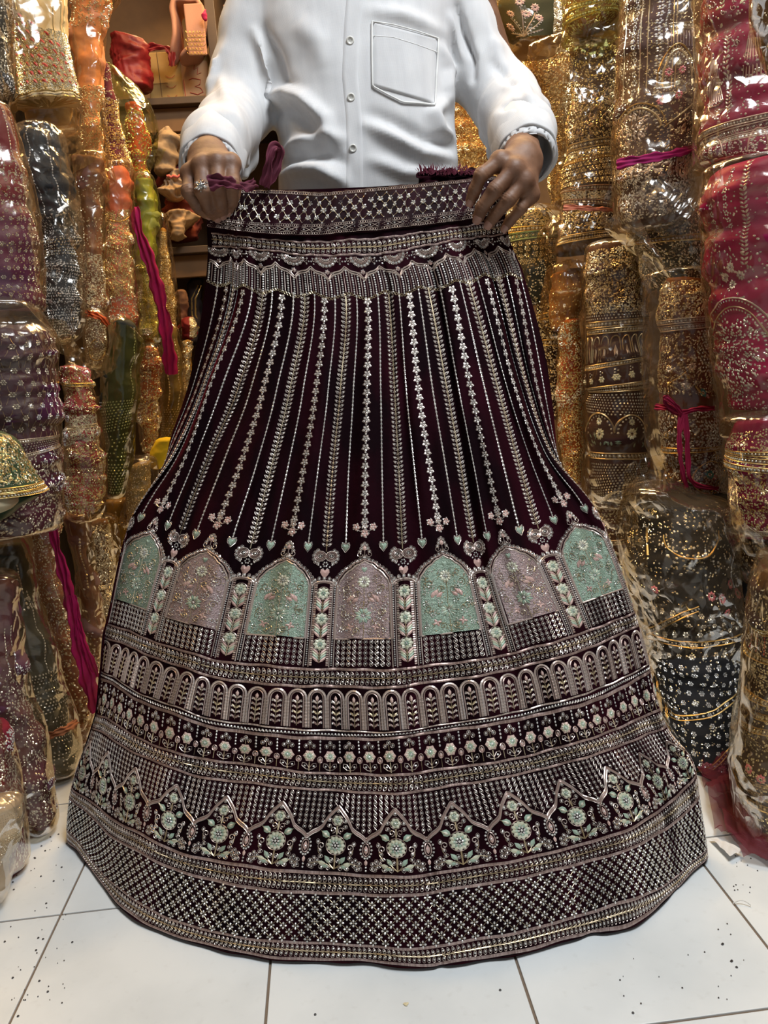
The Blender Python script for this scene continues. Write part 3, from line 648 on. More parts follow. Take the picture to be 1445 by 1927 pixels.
def bouquet(p0):
    e = Emb(); v = 1595
    def A(T, m, dx=0, dy=0): e.add(mv(T, dx, dy), m, p0, v)
    A(petals(12, 6, 19, 8.5, 2), CR); A(t_rib(arc(0, 0, 18.5, 18, 0, 6.28, 20)[:-1], 1.5, 1.2, True), PZ); A(lift(petals(8, 5, 13, 6, 1.4), 1), MI); A(lift(ringbeads(6, 5.6, 2.3), 2), ST); A(lift(t_bead(2.5), 2.2), ST)
    A(petals(6, 3, 11, 8, 1.8), CR, 0, -46); A(t_rib(arc(0, 0, 11, 11, 0, 6.28, 14)[:-1], 1.2, 1, True), PZ, 0, -46); A(lift(petals(5, 1, 5, 4, 1.5), 1), MI, 0, -46); A(lift(t_bead(2), 2), ST, 0, -46)
    A(t_rib([(0, -36), (0, -20)], 3, 1.3), GO); A(t_rib([(0, 18), (0, 44)], 3, 1.3), GO)
    def drop(dx, dy, a_=0, r_=2.4):
        A(t_bead(r_, r_*1.15), ST, dx, dy); A(mv(t_rib(np.array([(5.5, 0), (3, 2.8), (0, 3.6), (-3, 2.6), (-4, 0), (-3, -2.6), (0, -3.6), (3, -2.8)]), 1, .8, True), 0, 0, a_), ZA, dx, dy)
    drop(0, -64, -1.57)
    for sx in (-1, 1):
        drop(sx*16, -46, 0 if sx < 0 else math.pi); drop(sx*16, -35, .3 if sx < 0 else 2.8)
        A(t_rib(spiral(sx*8, -28, 6.5, 1.3, sx, math.pi/2), 1.7, 1.1), ZA)
        for q in range(2): A(t_leaf(19-4*q, 13-4*q, 2+q, sx*(13+q*2), -14-q, (-.55 if sx > 0 else math.pi+.55)), MI if q == 0 else CR)
        A(t_rib([(sx*13, -14), (sx*22, -18), (sx*31, -25)], 1.2, 2.4), GO)
        drop(sx*34, -4, -1.3 if sx > 0 else -1.8); drop(sx*29, 12, 1.5)
        A(t_rib(spiral(sx*27, 3, 7.5, 1.35, -sx, 1.6), 1.8, 1.1), ZA)
        A(t_rib([(sx*33, 6), (sx*32, 14), (sx*25, 24)], 1.3, .9), GO)
        for (x_, y_, l_, a_) in ((8, 34, 18, -.9), (14, 38, 19, -.35), (10, 38, 14, .1)):
            A(t_leaf(l_, 8.5, 1.7, sx*x_, y_, a_ if sx > 0 else math.pi-a_), MI if l_ < 19 else CR)
        A(t_rib([(sx*1, 43), (sx*8, 36), (sx*16, 26)], 1.3, 1), GO); A(t_rib([(sx*1, 43), (sx*14, 36), (sx*30, 32), (sx*43, 36)], 1.3, 1), GO)
        for dx, dy in ((6, 28), (11, 41), (27, 22), (32, 30), (38, 26), (36, 36), (45, 31), (46, 40), (41, 42), (23, 42)): drop(sx*dx, dy, dx*.7, 2.1)
    e.build('bouquet_motif', SK)
def oval(p0):
    e = Emb(); v = 1600
    e.add(ringbeads(14, 10.5, 2.3, 0, 16), ST, p0, v); e.add(t_rib(arc(0, 0, 6.5, 12, 0, 6.28, 14)[:-1], 2, 1.4, True), PZ, p0, v); e.add(t_leaf(18, 8, 2.4, 0, 9, -math.pi/2), RO, p0, v); e.add(lift(t_bead(2), 2), ST, p0, v)
    e.add(t_leaf(12, 6, 2, 0, 30, -math.pi/2), RO, p0, v); e.add(t_bead(2.1), ST, p0, [v+33, v+39]); e.add(t_rib([(0, -24), (0, -17)], 2, 1), ZA, p0, v); e.build('oval_pendant', SK)
for k in range(-8, 8): bouquet(k*.5+.25)
for k in range(-7, 8): oval(k*.5)
leaf_border(1645, 1687, -3.95, 3.95, 'leaf_border', 6)
e = Emb()
for i in range(8):
    v = 1692+i*11.9; sp = 24/x0(1735); P = np.arange(-40, 41)*sp+(sp/2 if i % 2 else 0); P = P[np.abs(P) < 3.95]
    D = np.array([[5.6, 0]]); 
    for q in range(4):
        a_ = math.pi/4*0+q*math.pi/2+math.pi/4*0; e.add(mv(t_bead(2.9, 2.2, 1.5), 4.6*math.cos(a_), 4.6*math.sin(a_), a_), ST, P, v)
    e.add(t_bead5(1.3), GO, P, v)
    if i < 7:
        for sx in (-1, 1): e.add(t_rib([(sx*3, 3), (sx*9, 9)], .9, .5), GO, P, v)
e.build('sequin_flower_lattice', SK, kind='stuff')
leaf_border(1779, 1812, -3.95, 3.95, 'leaf_border', 5)
# ================================================================ THE PERSON
class SDF:
    def __init__(s, lo, hi, h):
        s.lo = np.array(lo, float); s.h = h; s.n = np.ceil((np.array(hi)-s.lo)/h).astype(int)+1
        s.D = np.full(s.n, 1.0, np.float32); s.ax = [s.lo[i]+np.arange(s.n[i])*h for i in range(3)]
    def sub(s, lo, hi):
        a = [int(max(0, math.floor((lo[i]-s.lo[i])/s.h))) for i in range(3)]; b = [int(min(s.n[i], math.ceil((hi[i]-s.lo[i])/s.h)+1)) for i in range(3)]
        if any(a[i] >= b[i] for i in range(3)): return None
        return tuple(slice(a[i], b[i]) for i in range(3))
    def pts(s, sl): return np.meshgrid(*[s.ax[i][sl[i]] for i in range(3)], indexing='ij', sparse=True)
    def merge(s, sl, d, k):
        D = s.D[sl]
        if k <= 0: s.D[sl] = np.minimum(D, d)
        else:
            hh = np.clip(.5+.5*(D-d)/k, 0, 1); s.D[sl] = D*(1-hh)+d*hh-k*hh*(1-hh)
    def cone(s, a, b, ra, rb, k=.006, cut=False):
        a = np.array(a, float); b = np.array(b, float); m = max(ra, rb)+max(k, .01)*1.5+s.h*2
        sl = s.sub(np.minimum(a, b)-m, np.maximum(a, b)+m)
        if sl is None: return
        X, Y, Z = s.pts(sl); ab = b-a; L = ab@ab+1e-12
        t = np.clip(((X-a[0])*ab[0]+(Y-a[1])*ab[1]+(Z-a[2])*ab[2])/L, 0, 1)
        d = np.sqrt((X-a[0]-t*ab[0])**2+(Y-a[1]-t*ab[1])**2+(Z-a[2]-t*ab[2])**2)-(ra+(rb-ra)*t)
        if cut: s.D[sl] = np.maximum(s.D[sl], -d)
        else: s.merge(sl, d.astype(np.float32), k)
    def chain(s, pts, radii, k=.006):
        for i in range(len(pts)-1): s.cone(pts[i], pts[i+1], radii[i], radii[i+1], k)
    def ell(s, c, r, k=.006):
        c = np.array(c, float); r = np.array(r, float)*np.ones(3); m = r+max(k, .01)*1.5+s.h*2; sl = s.sub(c-m, c+m)
        if sl is None: return
        X, Y, Z = s.pts(sl); q = np.sqrt(((X-c[0])/r[0])**2+((Y-c[1])/r[1])**2+((Z-c[2])/r[2])**2)
        s.merge(sl, ((q-1)*r.min()).astype(np.float32), k)
    def mesh(s, smooth=2):
        D = s.D; nx, ny, nz = D.shape; S = D < 0
        acc = np.zeros((nx-1, ny-1, nz-1, 3), np.float32); cnt = np.zeros((nx-1, ny-1, nz-1), np.float32)
        def c(i, j, k, A): return A[i:nx-1+i, j:ny-1+j, k:nz-1+k]
        for ax in range(3):
            for u in (0, 1):
                for w in (0, 1):
                    o0 = [0, 0, 0]; o1 = [0, 0, 0]; oth = [q for q in range(3) if q != ax]; o0[oth[0]] = o1[oth[0]] = u; o0[oth[1]] = o1[oth[1]] = w; o1[ax] = 1
                    a = c(*o0, D); b = c(*o1, D); x = (a < 0) != (b < 0); t = np.where(x, a/np.where(x, a-b, 1), 0)
                    for q in range(3): acc[..., q] += np.where(x, (o0[q] if q != ax else t), 0)
                    cnt += x
        act = cnt > 0; idx = np.full(act.shape, -1, np.int64); idx[act] = np.arange(act.sum())
        ijk = np.argwhere(act); V = (ijk+acc[act]/cnt[act][:, None])*s.h+s.lo
        Q = []
        for ax in range(3):
            oth = [q for q in range(3) if q != ax]
            sh = [slice(None)]*3; A = np.take(S, range(0, D.shape[ax]-1), ax); B = np.take(S, range(1, D.shape[ax]), ax)
            E = np.argwhere(A != B); E = E[(E[:, oth[0]] > 0) & (E[:, oth[1]] > 0) & (E[:, oth[0]] < D.shape[oth[0]]-1) & (E[:, oth[1]] < D.shape[oth[1]]-1)]
            inn = S[E[:, 0], E[:, 1], E[:, 2]]
            def g(du, dw):
                q = E.copy(); q[:, oth[0]] -= du; q[:, oth[1]] -= dw; return idx[q[:, 0], q[:, 1], q[:, 2]]
            f = np.stack([g(1, 1), g(0, 1), g(0, 0), g(1, 0)], 1)
            flip = inn if ax != 1 else ~inn
            f[~flip] = f[~flip][:, ::-1]; Q.append(f)
        Q = np.concatenate(Q); Q = Q[(Q >= 0).all(1)]
        for _ in range(smooth):
            sm_ = np.zeros_like(V); ct = np.zeros(len(V))
            for a_, b_2 in ((0, 1), (1, 2), (2, 3), (3, 0)):
                np.add.at(sm_, Q[:, a_], V[Q[:, b_2]]); np.add.at(sm_, Q[:, b_2], V[Q[:, a_]]); np.add.at(ct, Q[:, a_], 1); np.add.at(ct, Q[:, b_2], 1)
            V = V*.45+.55*sm_/np.maximum(ct, 1)[:, None]
        return V, Q
def vnormals(V, Q):
    fn = np.cross(V[Q[:, 2]]-V[Q[:, 0]], V[Q[:, 3]]-V[Q[:, 1]]); N = np.zeros_like(V)
    for i in range(4): np.add.at(N, Q[:, i], fn)
    return N/np.maximum(np.linalg.norm(N, axis=1, keepdims=True), 1e-12)
PER = empty('person', (0, 0, 0)); tag(PER, 'person in a white long-sleeved shirt holding up the maroon skirt by its waistband', 'person')
# skin
M_SKIN, n_, b_ = nt('dark_brown_skin')
n_.links.new(ramp2(n_, noise_node(n_, 38, 6), (0.150, 0.068, 0.036), (0.235, 0.118, 0.066), .36, .66), b_.inputs['Base Color'])
b_.inputs['Roughness'].default_value = .56; b_.inputs['Subsurface Weight'].default_value = .08; b_.inputs['Subsurface Radius'].default_value = (.01, .004, .002)
bump(n_, b_, noise_node(n_, 420, 4), .25, .0008)
M_NAIL = plain('pinkish_fingernail', (0.40, 0.22, 0.17), .3)
# ---- hands (fine voxels)
hands = []; nails = []
def hand(F, wrist, fore, palm_r, thumb, lo, hi):
    F = [(a_, [r_*1.1 for r_ in b_2]) for a_, b_2 in F]
    s = SDF(lo, hi, .00165)
    for pts, rr in F:
        P = [at(*q) for q in pts]; s.chain(P, rr, .0025)
        s.ell(P[1], rr[1]*1.06, .003)                       # PIP knuckle
        s.ell(P[2], rr[2]*1.03, .003)
    W0 = at(*wrist); Fo = at(*fore)
    for pts, rr in F:                                       # metacarpals run to the wrist
        P0 = at(*pts[0]); s.cone(P0, W0*.8+P0*.2, rr[0]*1.16, palm_r, .009); s.ell(P0+np.array([0, -.001, .001]), rr[0]*1.22, .004)
        c_ = (P0+W0)/2; s.cone(P0, W0, rr[0]*.5, palm_r*.5, .008)
    for (p1, r1), (p2, r2) in zip(F[:-1], F[1:]): s.cone(at(*p1[0]), at(*p2[0]), r1[0]*1.02, r2[0]*1.02, .006)
    s.cone(W0, Fo, .0255, .031, .016)
    T_ = [at(*q) for q in thumb]; s.chain(T_, [.013, .0105, .0095, .0075], .006)
    # tendons / veins
    V, Q = s.mesh(2)
    n_v = vnormals(V, Q)
    # creases across the finger joints
    for pts, rr in F:
        P = [at(*q) for q in pts]
        for j in (1, 2):
            ax = P[j+1]-P[j-1]; ax /= np.linalg.norm(ax)
            for off in (-.0036, -.0006, .0024):
                rel = V-(P[j]+ax*off); al = rel@ax; rad = np.linalg.norm(rel-al[:, None]*ax, axis=1)
                w = np.exp(-(al/.0008)**2)*(rad < rr[j]*1.7); V -= n_v*(w*.0009)[:, None]
    V += n_v*(noise3(V, 5, 3, 90)*.00035)[:, None]
    hands.append((V, Q))
    # nails
    for pts, rr in F:
        P = [at(*q) for q in pts]; ax = P[3]-P[2]; ax /= np.linalg.norm(ax); view = (np.array([0, 0, CAM_H])-P[3]); view /= np.linalg.norm(view)
        up = view-ax*(view@ax); up /= np.linalg.norm(up); sd = np.cross(ax, up); r0 = rr[3]
        us = np.linspace(-1, 1, 9); ts = np.linspace(-1, 1, 9); g_ = []
        for t_ in ts:
            for u_ in us:
                hw = r0*.80*math.sqrt(max(0, 1-abs(t_)**3.2*.55)); a_ = u_*hw/r0; g_.append(P[3]+ax*(t_*r0*.78+r0*.12)+up*(math.cos(a_)*r0*(1.05-.10*max(t_, 0)**2-.04*(abs(u_) > .9)-.05*(t_ < -.9)))+sd*(math.sin(a_)*r0))
        nails.append((np.array(g_), grid_faces(9, 9)))
Yb = 1.136
RF = [ # fingers of the hand at the photo's right: index, middle, ring, little
 ([(941,304,1.118),(905,329,1.108),(894,356,1.117),(886,377,1.128)], [.0098,.0086,.0078,.0070]),
 ([(968,320,1.108),(931,357,1.100),(908,389,1.112),(900,408,1.124)], [.0104,.0092,.0084,.0076]),
 ([(986,342,1.108),(957,376,1.102),(933,402,1.114),(921,420,1.125)], [.0100,.0086,.0078,.0071]),
 ([(998,366,1.116),(981,391,1.112),(961,414,1.121),(951,428,1.128)], [.0088,.0074,.0067,.0060])]
hand(RF, (984,300,1.150), (980,250,1.245), .0200, [(960,322,1.15),(950,345,1.165),(935,362,1.170),(915,372,1.168)], (.10,.98,.85), (.34,1.34,1.18))
LF = [ # hand at the photo's left: index, middle, ring, little
 ([(434,309,1.106),(436,346,1.088),(435,376,1.104),(429,394,1.124)], [.0104,.0098,.0088,.0078]),
 ([(408,308,1.098),(409,352,1.078),(414,384,1.094),(417,400,1.116)], [.0106,.0100,.0090,.0078]),
 ([(381,312,1.100),(381,358,1.078),(394,392,1.096),(405,406,1.116)], [.0104,.0100,.0088,.0076]),
 ([(358,328,1.112),(355,360,1.092),(372,388,1.102),(388,402,1.118)], [.0096,.0090,.0080,.0070])]
LF = [(a_, [r_*.93 for r_ in b_2]) for a_, b_2 in LF]
hand(LF, (393,300,1.150), (405,265,1.240), .0200, [(432,320,1.15),(440,345,1.166),(440,368,1.172),(438,385,1.17)], (-.34,.98,.86), (.0,1.34,1.22))
# ---- body (coarser voxels), one figure from head to ankles
TC = at(688, 200, 1.47); BX = TC[0]
s = SDF((-.48, 1.15, .0), (.52, 1.70, 1.84), .0085)
sh_l = at(478, -40, 1.46); sh_r = at(872, -40, 1.46); el_l = at(447, 205, 1.45); el_r = at(950, 190, 1.45)
s.ell((BX, 1.49, 1.22), (.145, .10, .26), .03); s.ell((BX, 1.485, .98), (.145, .11, .16), .05)
s.cone(sh_l, sh_r, .055, .055, .04); s.cone((BX, 1.49, 1.40), (BX, 1.475, 1.54), .055, .052, .03)
s.chain([sh_l, el_l, at(405, 265, 1.24)], [.040, .036, .029], .02); s.chain([sh_r, el_r, at(980, 250, 1.245)], [.040, .036, .029], .02)
HX, HY, HZ = BX, 1.465, 1.655
s.ell((HX, HY, HZ), (.074, .092, .108), .01); s.ell((HX, HY-.02, HZ-.065), (.056, .066, .058), .03); s.ell((HX, HY-.048, HZ-.095), (.026, .028, .022), .02)
s.cone((HX, HY-.088, HZ+.005), (HX, HY-.108, HZ-.030), .008, .012, .012); s.cone((HX-.022, HY-.082, HZ-.062), (HX+.022, HY-.082, HZ-.062), .009, .009, .006)
for sx in (-1, 1):
    s.ell((HX+sx*.076, HY+.008, HZ-.01), (.010, .018, .030), .006); s.cone((HX+sx*.012, HY-.088, HZ+.022), (HX+sx*.046, HY-.078, HZ+.020), .009, .008, .01)
    hip = np.array([BX+sx*.085, 1.49, .88]); s.chain([hip, (BX+sx*.095, 1.47, .48), (BX+sx*.10, 1.52, .07)], [.085, .056, .038], .03)
V, Q = s.mesh(2)
AV = [V]; AQ = [Q]; off = len(V)
for v_, q_ in hands: AV.append(v_); AQ.append(q_+off); off += len(v_)
body_o = mesh_np('body', np.concatenate(AV), np.concatenate(AQ), M_SKIN, None, True, PER)
for v_, f_ in nails: mesh_np('fingernail', v_, f_, M_NAIL, None, True, body_o)
for sx in (-1, 1):
    bm = bmesh.new(); bmesh.ops.create_uvsphere(bm, u_segments=16, v_segments=10, radius=.0118); me = bpy.data.meshes.new('eye'); bm.to_mesh(me); bm.free(); me.materials.append(plain('dark_eye', (.05, .03, .02), .15))
    o = bpy.data.objects.new('eye', me); COL.objects.link(o); o.location = (HX+sx*.031, HY-.077, HZ+.004); o.parent = body_o
s = SDF((HX-.12, HY-.13, HZ-.08), (HX+.12, HY+.14, HZ+.15), .006); s.ell((HX, HY+.014, HZ+.022), (.082, .096, .106), .01); s.ell((HX, HY-.16, HZ-.01), .001, 0)
s.cone((HX-.05, HY-.11, HZ+.0), (HX+.05, HY-.11, HZ+.0), .058, .058, 0, True)
V, Q = s.mesh(2); V += vnormals(V, Q)*(noise3(V, 3, 4, 60)*.002)[:, None]; mesh_np('hair', V, Q, plain('black_hair', (.012, .010, .009), .55), None, True, PER)
# trousers and shoes
s = SDF((BX-.25, 1.30, .02), (BX+.25, 1.68, 1.02), .0085); s.ell((BX, 1.49, .93), (.160, .125, .13), .03)
for sx in (-1, 1):
    s.chain([(BX+sx*.082, 1.49, .86), (BX+sx*.095, 1.475, .48), (BX+sx*.10, 1.515, .10)], [.095, .078, .066], .03)
V, Q = s.mesh(2); V += vnormals(V, Q)*(noise3(V*[1, 1, .5], 9, 3, 9)*.005)[:, None]; mesh_np('trousers', V, Q, cloth('charcoal_trousers', (.03, .03, .035), (.045, .045, .05)), None, True, PER)
for sx in (-1, 1):
    s = SDF((BX+sx*.10-.07, 1.36, 0), (BX+sx*.10+.07, 1.64, .12), .006); s.cone((BX+sx*.10, 1.58, .042), (BX+sx*.105, 1.44, .034), .038, .032, .02); s.cone((BX+sx*.10, 1.55, .05), (BX+sx*.10, 1.53, .09), .036, .036, .02)
    V, Q = s.mesh(2); V[:, 2] = np.maximum(V[:, 2], .001); mesh_np('shoe', V, Q, plain('dark_brown_leather', (.05, .028, .018), .4), None, True, PER)
# ---- shirt
s = SDF((-.44, 1.10, .74), (.48, 1.68, 1.56), .005)
X, Y, Z = s.pts((slice(None),)*3)
zt = [(0, 477, 862), (60, 476, 858), (100, 484, 852), (150, 503, 846), (200, 512, 850), (250, 520, 853), (300, 528, 856), (350, 524, 857), (420, 520, 862)]
zz = []; lx = []; rx = []
for y_, l_, r_ in zt:
    a_ = at(l_, y_, 1.47); b_2 = at(r_, y_, 1.47); zz.append((a_[2]+b_2[2])/2); lx.append(a_[0]); rx.append(b_2[0])
o_ = np.argsort(zz); zz = np.array(zz)[o_]; lx = np.array(lx)[o_]; rx = np.array(rx)[o_]
zax = s.ax[2]; cxz = np.interp(zax, zz, (lx+rx)/2); az = np.interp(zax, zz, (rx-lx)/2)
az = np.where(zax > zz[-1], az*np.sqrt(np.clip(1-((zax-zz[-1])/.17)**2, .06, 1)), az)+0.0
bz = np.interp(zax, [.74, .95, 1.05, 1.2, 1.35, 1.5], [.125, .135, .145, .132, .118, .07])
d = ((np.abs((X-cxz)/az)**2.5+np.abs((Y-1.475)/bz)**2.5)**(1/2.5)-1)*np.minimum(az, bz)*.9
s.D = np.minimum(s.D, d.astype(np.float32)); s.D[:, :, :2] = 1
s.chain([sh_l+np.array([.03, 0, .0]), at(470, 60, 1.46), at(453, 150, 1.455), at(449, 212, 1.445), at(430, 240, 1.34), at(405, 270, 1.235), at(398, 309, 1.185)], [.062, .049, .050, .053, .048, .045, .0425], .02)
s.chain([sh_r+np.array([-.03, 0, .0]), at(880, 60, 1.46), at(908, 140, 1.455), at(948, 190, 1.44), at(962, 216, 1.34), at(982, 250, 1.245), at(991, 287, 1.195)], [.062, .050, .053, .055, .050, .046, .043], .02)
# sleeve folds bunching above the cuffs, gathers below the armholes
def ridge(pts, r, k=.012): P = [at(*q) for q in pts]; s.chain(P, [r*.5]+[r]*(len(P)-2)+[r*.5], k)
ridge([(1002,190,1.36),(1018,205,1.33),(990,215,1.29),(950,232,1.30)], .013); ridge([(1012,215,1.31),(1028,238,1.27),(985,240,1.22),(945,262,1.24)], .013)
ridge([(985,150,1.42),(1000,180,1.39),(965,178,1.36),(938,205,1.37)], .012); ridge([(940,215,1.38),(925,250,1.40),(935,290,1.36),(950,310,1.32)], .014, .02)
ridge([(385,235,1.37),(378,250,1.33),(410,262,1.27),(450,292,1.26)], .012); ridge([(358,270,1.27),(366,262,1.24),(405,272,1.20),(445,300,1.22)], .012)
ridge([(395,205,1.42),(400,235,1.39),(440,262,1.33),(462,310,1.28)], .012); ridge([(470,265,1.40),(462,300,1.37),(458,330,1.33)], .016, .02)
ridge([(402,110,1.41),(398,160,1.41),(402,200,1.40)], .008)
ridge([(436,60,1.42),(425,100,1.42),(414,135,1.42)], .007)
ridge([(905,30,1.42),(930,90,1.41),(945,140,1.40),(935,180,1.38)], .010)
# hollow cuffs
s.cone(at(400, 292, 1.205), at(394, 332, 1.155), .031, .036, 0, True); s.cone(at(987, 270, 1.22), at(995, 310, 1.165), .031, .037, 0, True)
V, Q = s.mesh(1); N_ = vnormals(V, Q)
qx, qy = proj(V); front = np.clip(-N_[:, 1]*1.6, 0, 1)*(V[:, 1] < 1.46)
tors = front*(qx > 500)*(qx < 868)
def fold(poly, amp, w, mask):
    """a long soft cloth fold following a line drawn on the front of the shirt"""
    P = np.array(poly, float); dm = np.full(len(V), 1e9); tt = np.zeros(len(V)); L = np.concatenate([[0], np.cumsum(np.linalg.norm(np.diff(P, axis=0), axis=1))])
    for i in range(len(P)-1):
        a_, b_2 = P[i], P[i+1]; ab = b_2-a_; t_ = np.clip(((qx-a_[0])*ab[0]+(qy-a_[1])*ab[1])/(ab@ab), 0, 1)
        d_ = np.hypot(qx-a_[0]-t_*ab[0], qy-a_[1]-t_*ab[1]); u_ = d_ < dm; dm = np.where(u_, d_, dm); tt = np.where(u_, (L[i]+t_*(L[i+1]-L[i]))/L[-1], tt)
    return amp*np.exp(-(dm/w)**2)*np.sin(np.pi*np.clip(tt*.9+.05, 0, 1))**.6*mask
dz = np.zeros(len(V))
dz += fold([(505,190),(540,170),(570,185),(610,225),(625,262)], .016, 13, tors)
dz += fold([(515,215),(545,212),(575,232),(600,262)], -.012, 13, tors)
dz += fold([(528,300),(560,268),(600,255),(640,262)], .012, 12, tors)
dz += fold([(520,335),(555,318),(600,318),(650,345)], .014, 14, tors)
dz += fold([(530,318),(570,296),(620,292),(650,306)], -.009, 12, tors)
dz += fold([(690,235),(740,262),(790,290),(852,300)], .013, 13, tors)
dz += fold([(700,215),(745,232),(800,262),(850,272)], -.008, 11, tors)
dz += fold([(835,190),(815,215),(825,245),(850,262)], .013, 12, tors)
dz += fold([(830,90),(845,130),(842,165),(850,200)], .012, 9, tors)
dz += fold([(700,300),(760,325),(820,330),(855,322)], .008, 12, tors)
dz += fold([(480,60),(500,110),(503,150),(520,190)], .014, 11, front)
dz += fold([(495,60),(520,110),(530,150),(560,170)], -.010, 12, front)
dz += fold([(560,40),(600,80),(612,130)], .006, 22, tors)+fold([(700,20),(760,30),(830,60)], .007, 14, tors)
dz += fold([(862,10),(872,60),(890,110),(888,150)], -.014, 7, front)+fold([(846,30),(858,70),(870,110)], .008, 7, front)
dz += fold([(930,120),(960,150),(975,170)], -.010, 10, front)+fold([(955,165),(985,165),(1000,185)], .010, 8, front)+fold([(940,205),(962,192),(990,196)], -.012, 7, front)
dz += fold([(415,150),(425,190),(448,220),(470,260)], .008, 10, front)+fold([(400,215),(420,232),(440,262)], -.009, 8, front)
V += N_*(dz*1.35+noise3(V, 21, 3, 9)*.0022*(1-.3*front)+noise3(V, 22, 3, 26)*.0007)[:, None]
M_SHIRT, n_, b_ = nt('white_cotton_shirt')
tcx = n_.nodes.new('ShaderNodeTexCoord'); hs = []
for dirn in ('X', 'Z'):
    w_ = n_.nodes.new('ShaderNodeTexWave'); w_.bands_direction = dirn; w_.inputs['Scale'].default_value = 260; w_.inputs['Distortion'].default_value = 2.5; w_.inputs['Detail Scale'].default_value = .6; n_.links.new(tcx.outputs['Object'], w_.inputs[0]); hs.append(w_.outputs[0])
ad = n_.nodes.new('ShaderNodeMath'); n_.links.new(hs[0], ad.inputs[0]); n_.links.new(hs[1], ad.inputs[1])
n_.links.new(ramp2(n_, noise_node(n_, 60, 4, stretch=(1, 1, .1)), (0.66, 0.66, 0.665), (0.60, 0.60, 0.61), .35, .65), b_.inputs['Base Color'])
bump(n_, b_, ad.outputs[0], .16, .0005); b_.inputs['Roughness'].default_value = .85; b_.inputs['Specular IOR Level'].default_value = .2; b_.inputs['Subsurface Weight'].default_value = .12; b_.inputs['Subsurface Radius'].default_value = (.008, .006, .005)
SHI = mesh_np('shirt', V, Q, M_SHIRT, None, True, PER)
tree = BVHTree.FromPolygons([Vector(v) for v in V.tolist()], Q.tolist())
def hit(px, py, lift=.0):
    d_ = Vector(ray(px, py)).normalized(); loc, nr, i_, ds = tree.ray_cast(Vector((0, 0, CAM_H)), d_)
    if loc is None: loc = Vector(at(px, py, 1.36))
    return np.array(loc-d_*lift)
def patch(name, rows, nu, lift, mat, parent, nv=None, edge=True):
    """cloth patch laid on the shirt: rows of left/right photo points"""
    rows = np.array(rows, float); nv = nv or 40; tt = np.linspace(0, 1, nv); r = np.stack([np.interp(tt, np.linspace(0, 1, len(rows)), rows[:, i]) for i in range(4)], 1)
    G = []
    for a_ in r:
        for j in range(nu+1):
            u = j/nu; G.append(hit(a_[0]*(1-u)+a_[2]*u, a_[1]*(1-u)+a_[3]*u, lift))
    G = np.array(G).reshape(nv, nu+1, 3); G[1:-1, 1:-1] = (G[1:-1, 1:-1]*2+G[:-2, 1:-1]+G[2:, 1:-1])/4
    if edge:
        dcam = G-np.array([0, 0, CAM_H]); dcam /= np.linalg.norm(dcam, axis=2, keepdims=True); rim = np.zeros((nv, nu+1)); rim[0] = rim[-1] = 1; rim[:, 0] = rim[:, -1] = 1; G += dcam*(rim*(lift+.0015))[..., None]
    return mesh_np(name, G.reshape(-1, 3), grid_faces(nv, nu+1), mat, None, True, parent)
patch('placket', [(650,-30,685,-30),(650,0,685,0),(646,45,680,45),(644,90,677,90),(642,143,675,143),(649,216,682,216),(651,283,684,283),(649,350,685,350),(650,400,686,400)], 8, .0028, M_SHIRT, SHI, 90)
# pocket: five-sided
pk = []
for t_ in np.linspace(0, 1, 34):
    l_ = np.array([700, 38+t_*124]); r_ = np.array([825-6*t_, 70+t_*127]); pk.append((*l_, *r_))
PKT = patch('pocket', pk, 22, .0032, M_SHIRT, SHI, 34)
M_HEM = plain('white_stitched_hem', (.80, .80, .78), .8)
def cord_on(name, pts, r, mat, parent, lift=.003, n=60, ns=6):
    pts = np.array(pts, float); L = np.concatenate([[0], np.cumsum(np.linalg.norm(np.diff(pts, axis=0), axis=1))]); q = np.linspace(0, L[-1], n)
    C = np.array([hit(np.interp(t_, L, pts[:, 0]), np.interp(t_, L, pts[:, 1]), lift) for t_ in q]); return tube(name, C, r, mat, parent, ns)
def tube(name, C, r, mat, parent=None, ns=8, cap=True):
    C = np.asarray(C, float); n = len(C); r = np.asarray(r)*np.ones(n); T_ = np.gradient(C, axis=0); T_ /= np.maximum(np.linalg.norm(T_, axis=1, keepdims=True), 1e-9)
    up = np.array([0.02, -.99, .1]); A = np.cross(T_, up); A /= np.maximum(np.linalg.norm(A, axis=1, keepdims=True), 1e-9); B = np.cross(T_, A); th = np.arange(ns)*2*np.pi/ns
    V_ = C[:, None]+r[:, None, None]*(A[:, None]*np.cos(th)[None, :, None]+B[:, None]*np.sin(th)[None, :, None])
    return mesh_np(name, V_.reshape(-1, 3), grid_faces(n, ns, True), mat, None, True, parent)
cord_on('pocket_hem', [(700,40),(700,100),(701,162),(730,178),(758,192),(790,194),(819,197),(821,150),(824,100),(825,72)], .0016, M_HEM, SHI)
cord_on('pocket_hem', [(700,40),(740,46),(785,58),(825,72)], .0012, M_HEM, SHI)
cord_on('pocket_hem', [(701,67),(740,70),(785,84),(823,98)], .0007, M_HEM, SHI)
M_BTN = plain('pearly_white_button', (.74, .73, .68), .25)
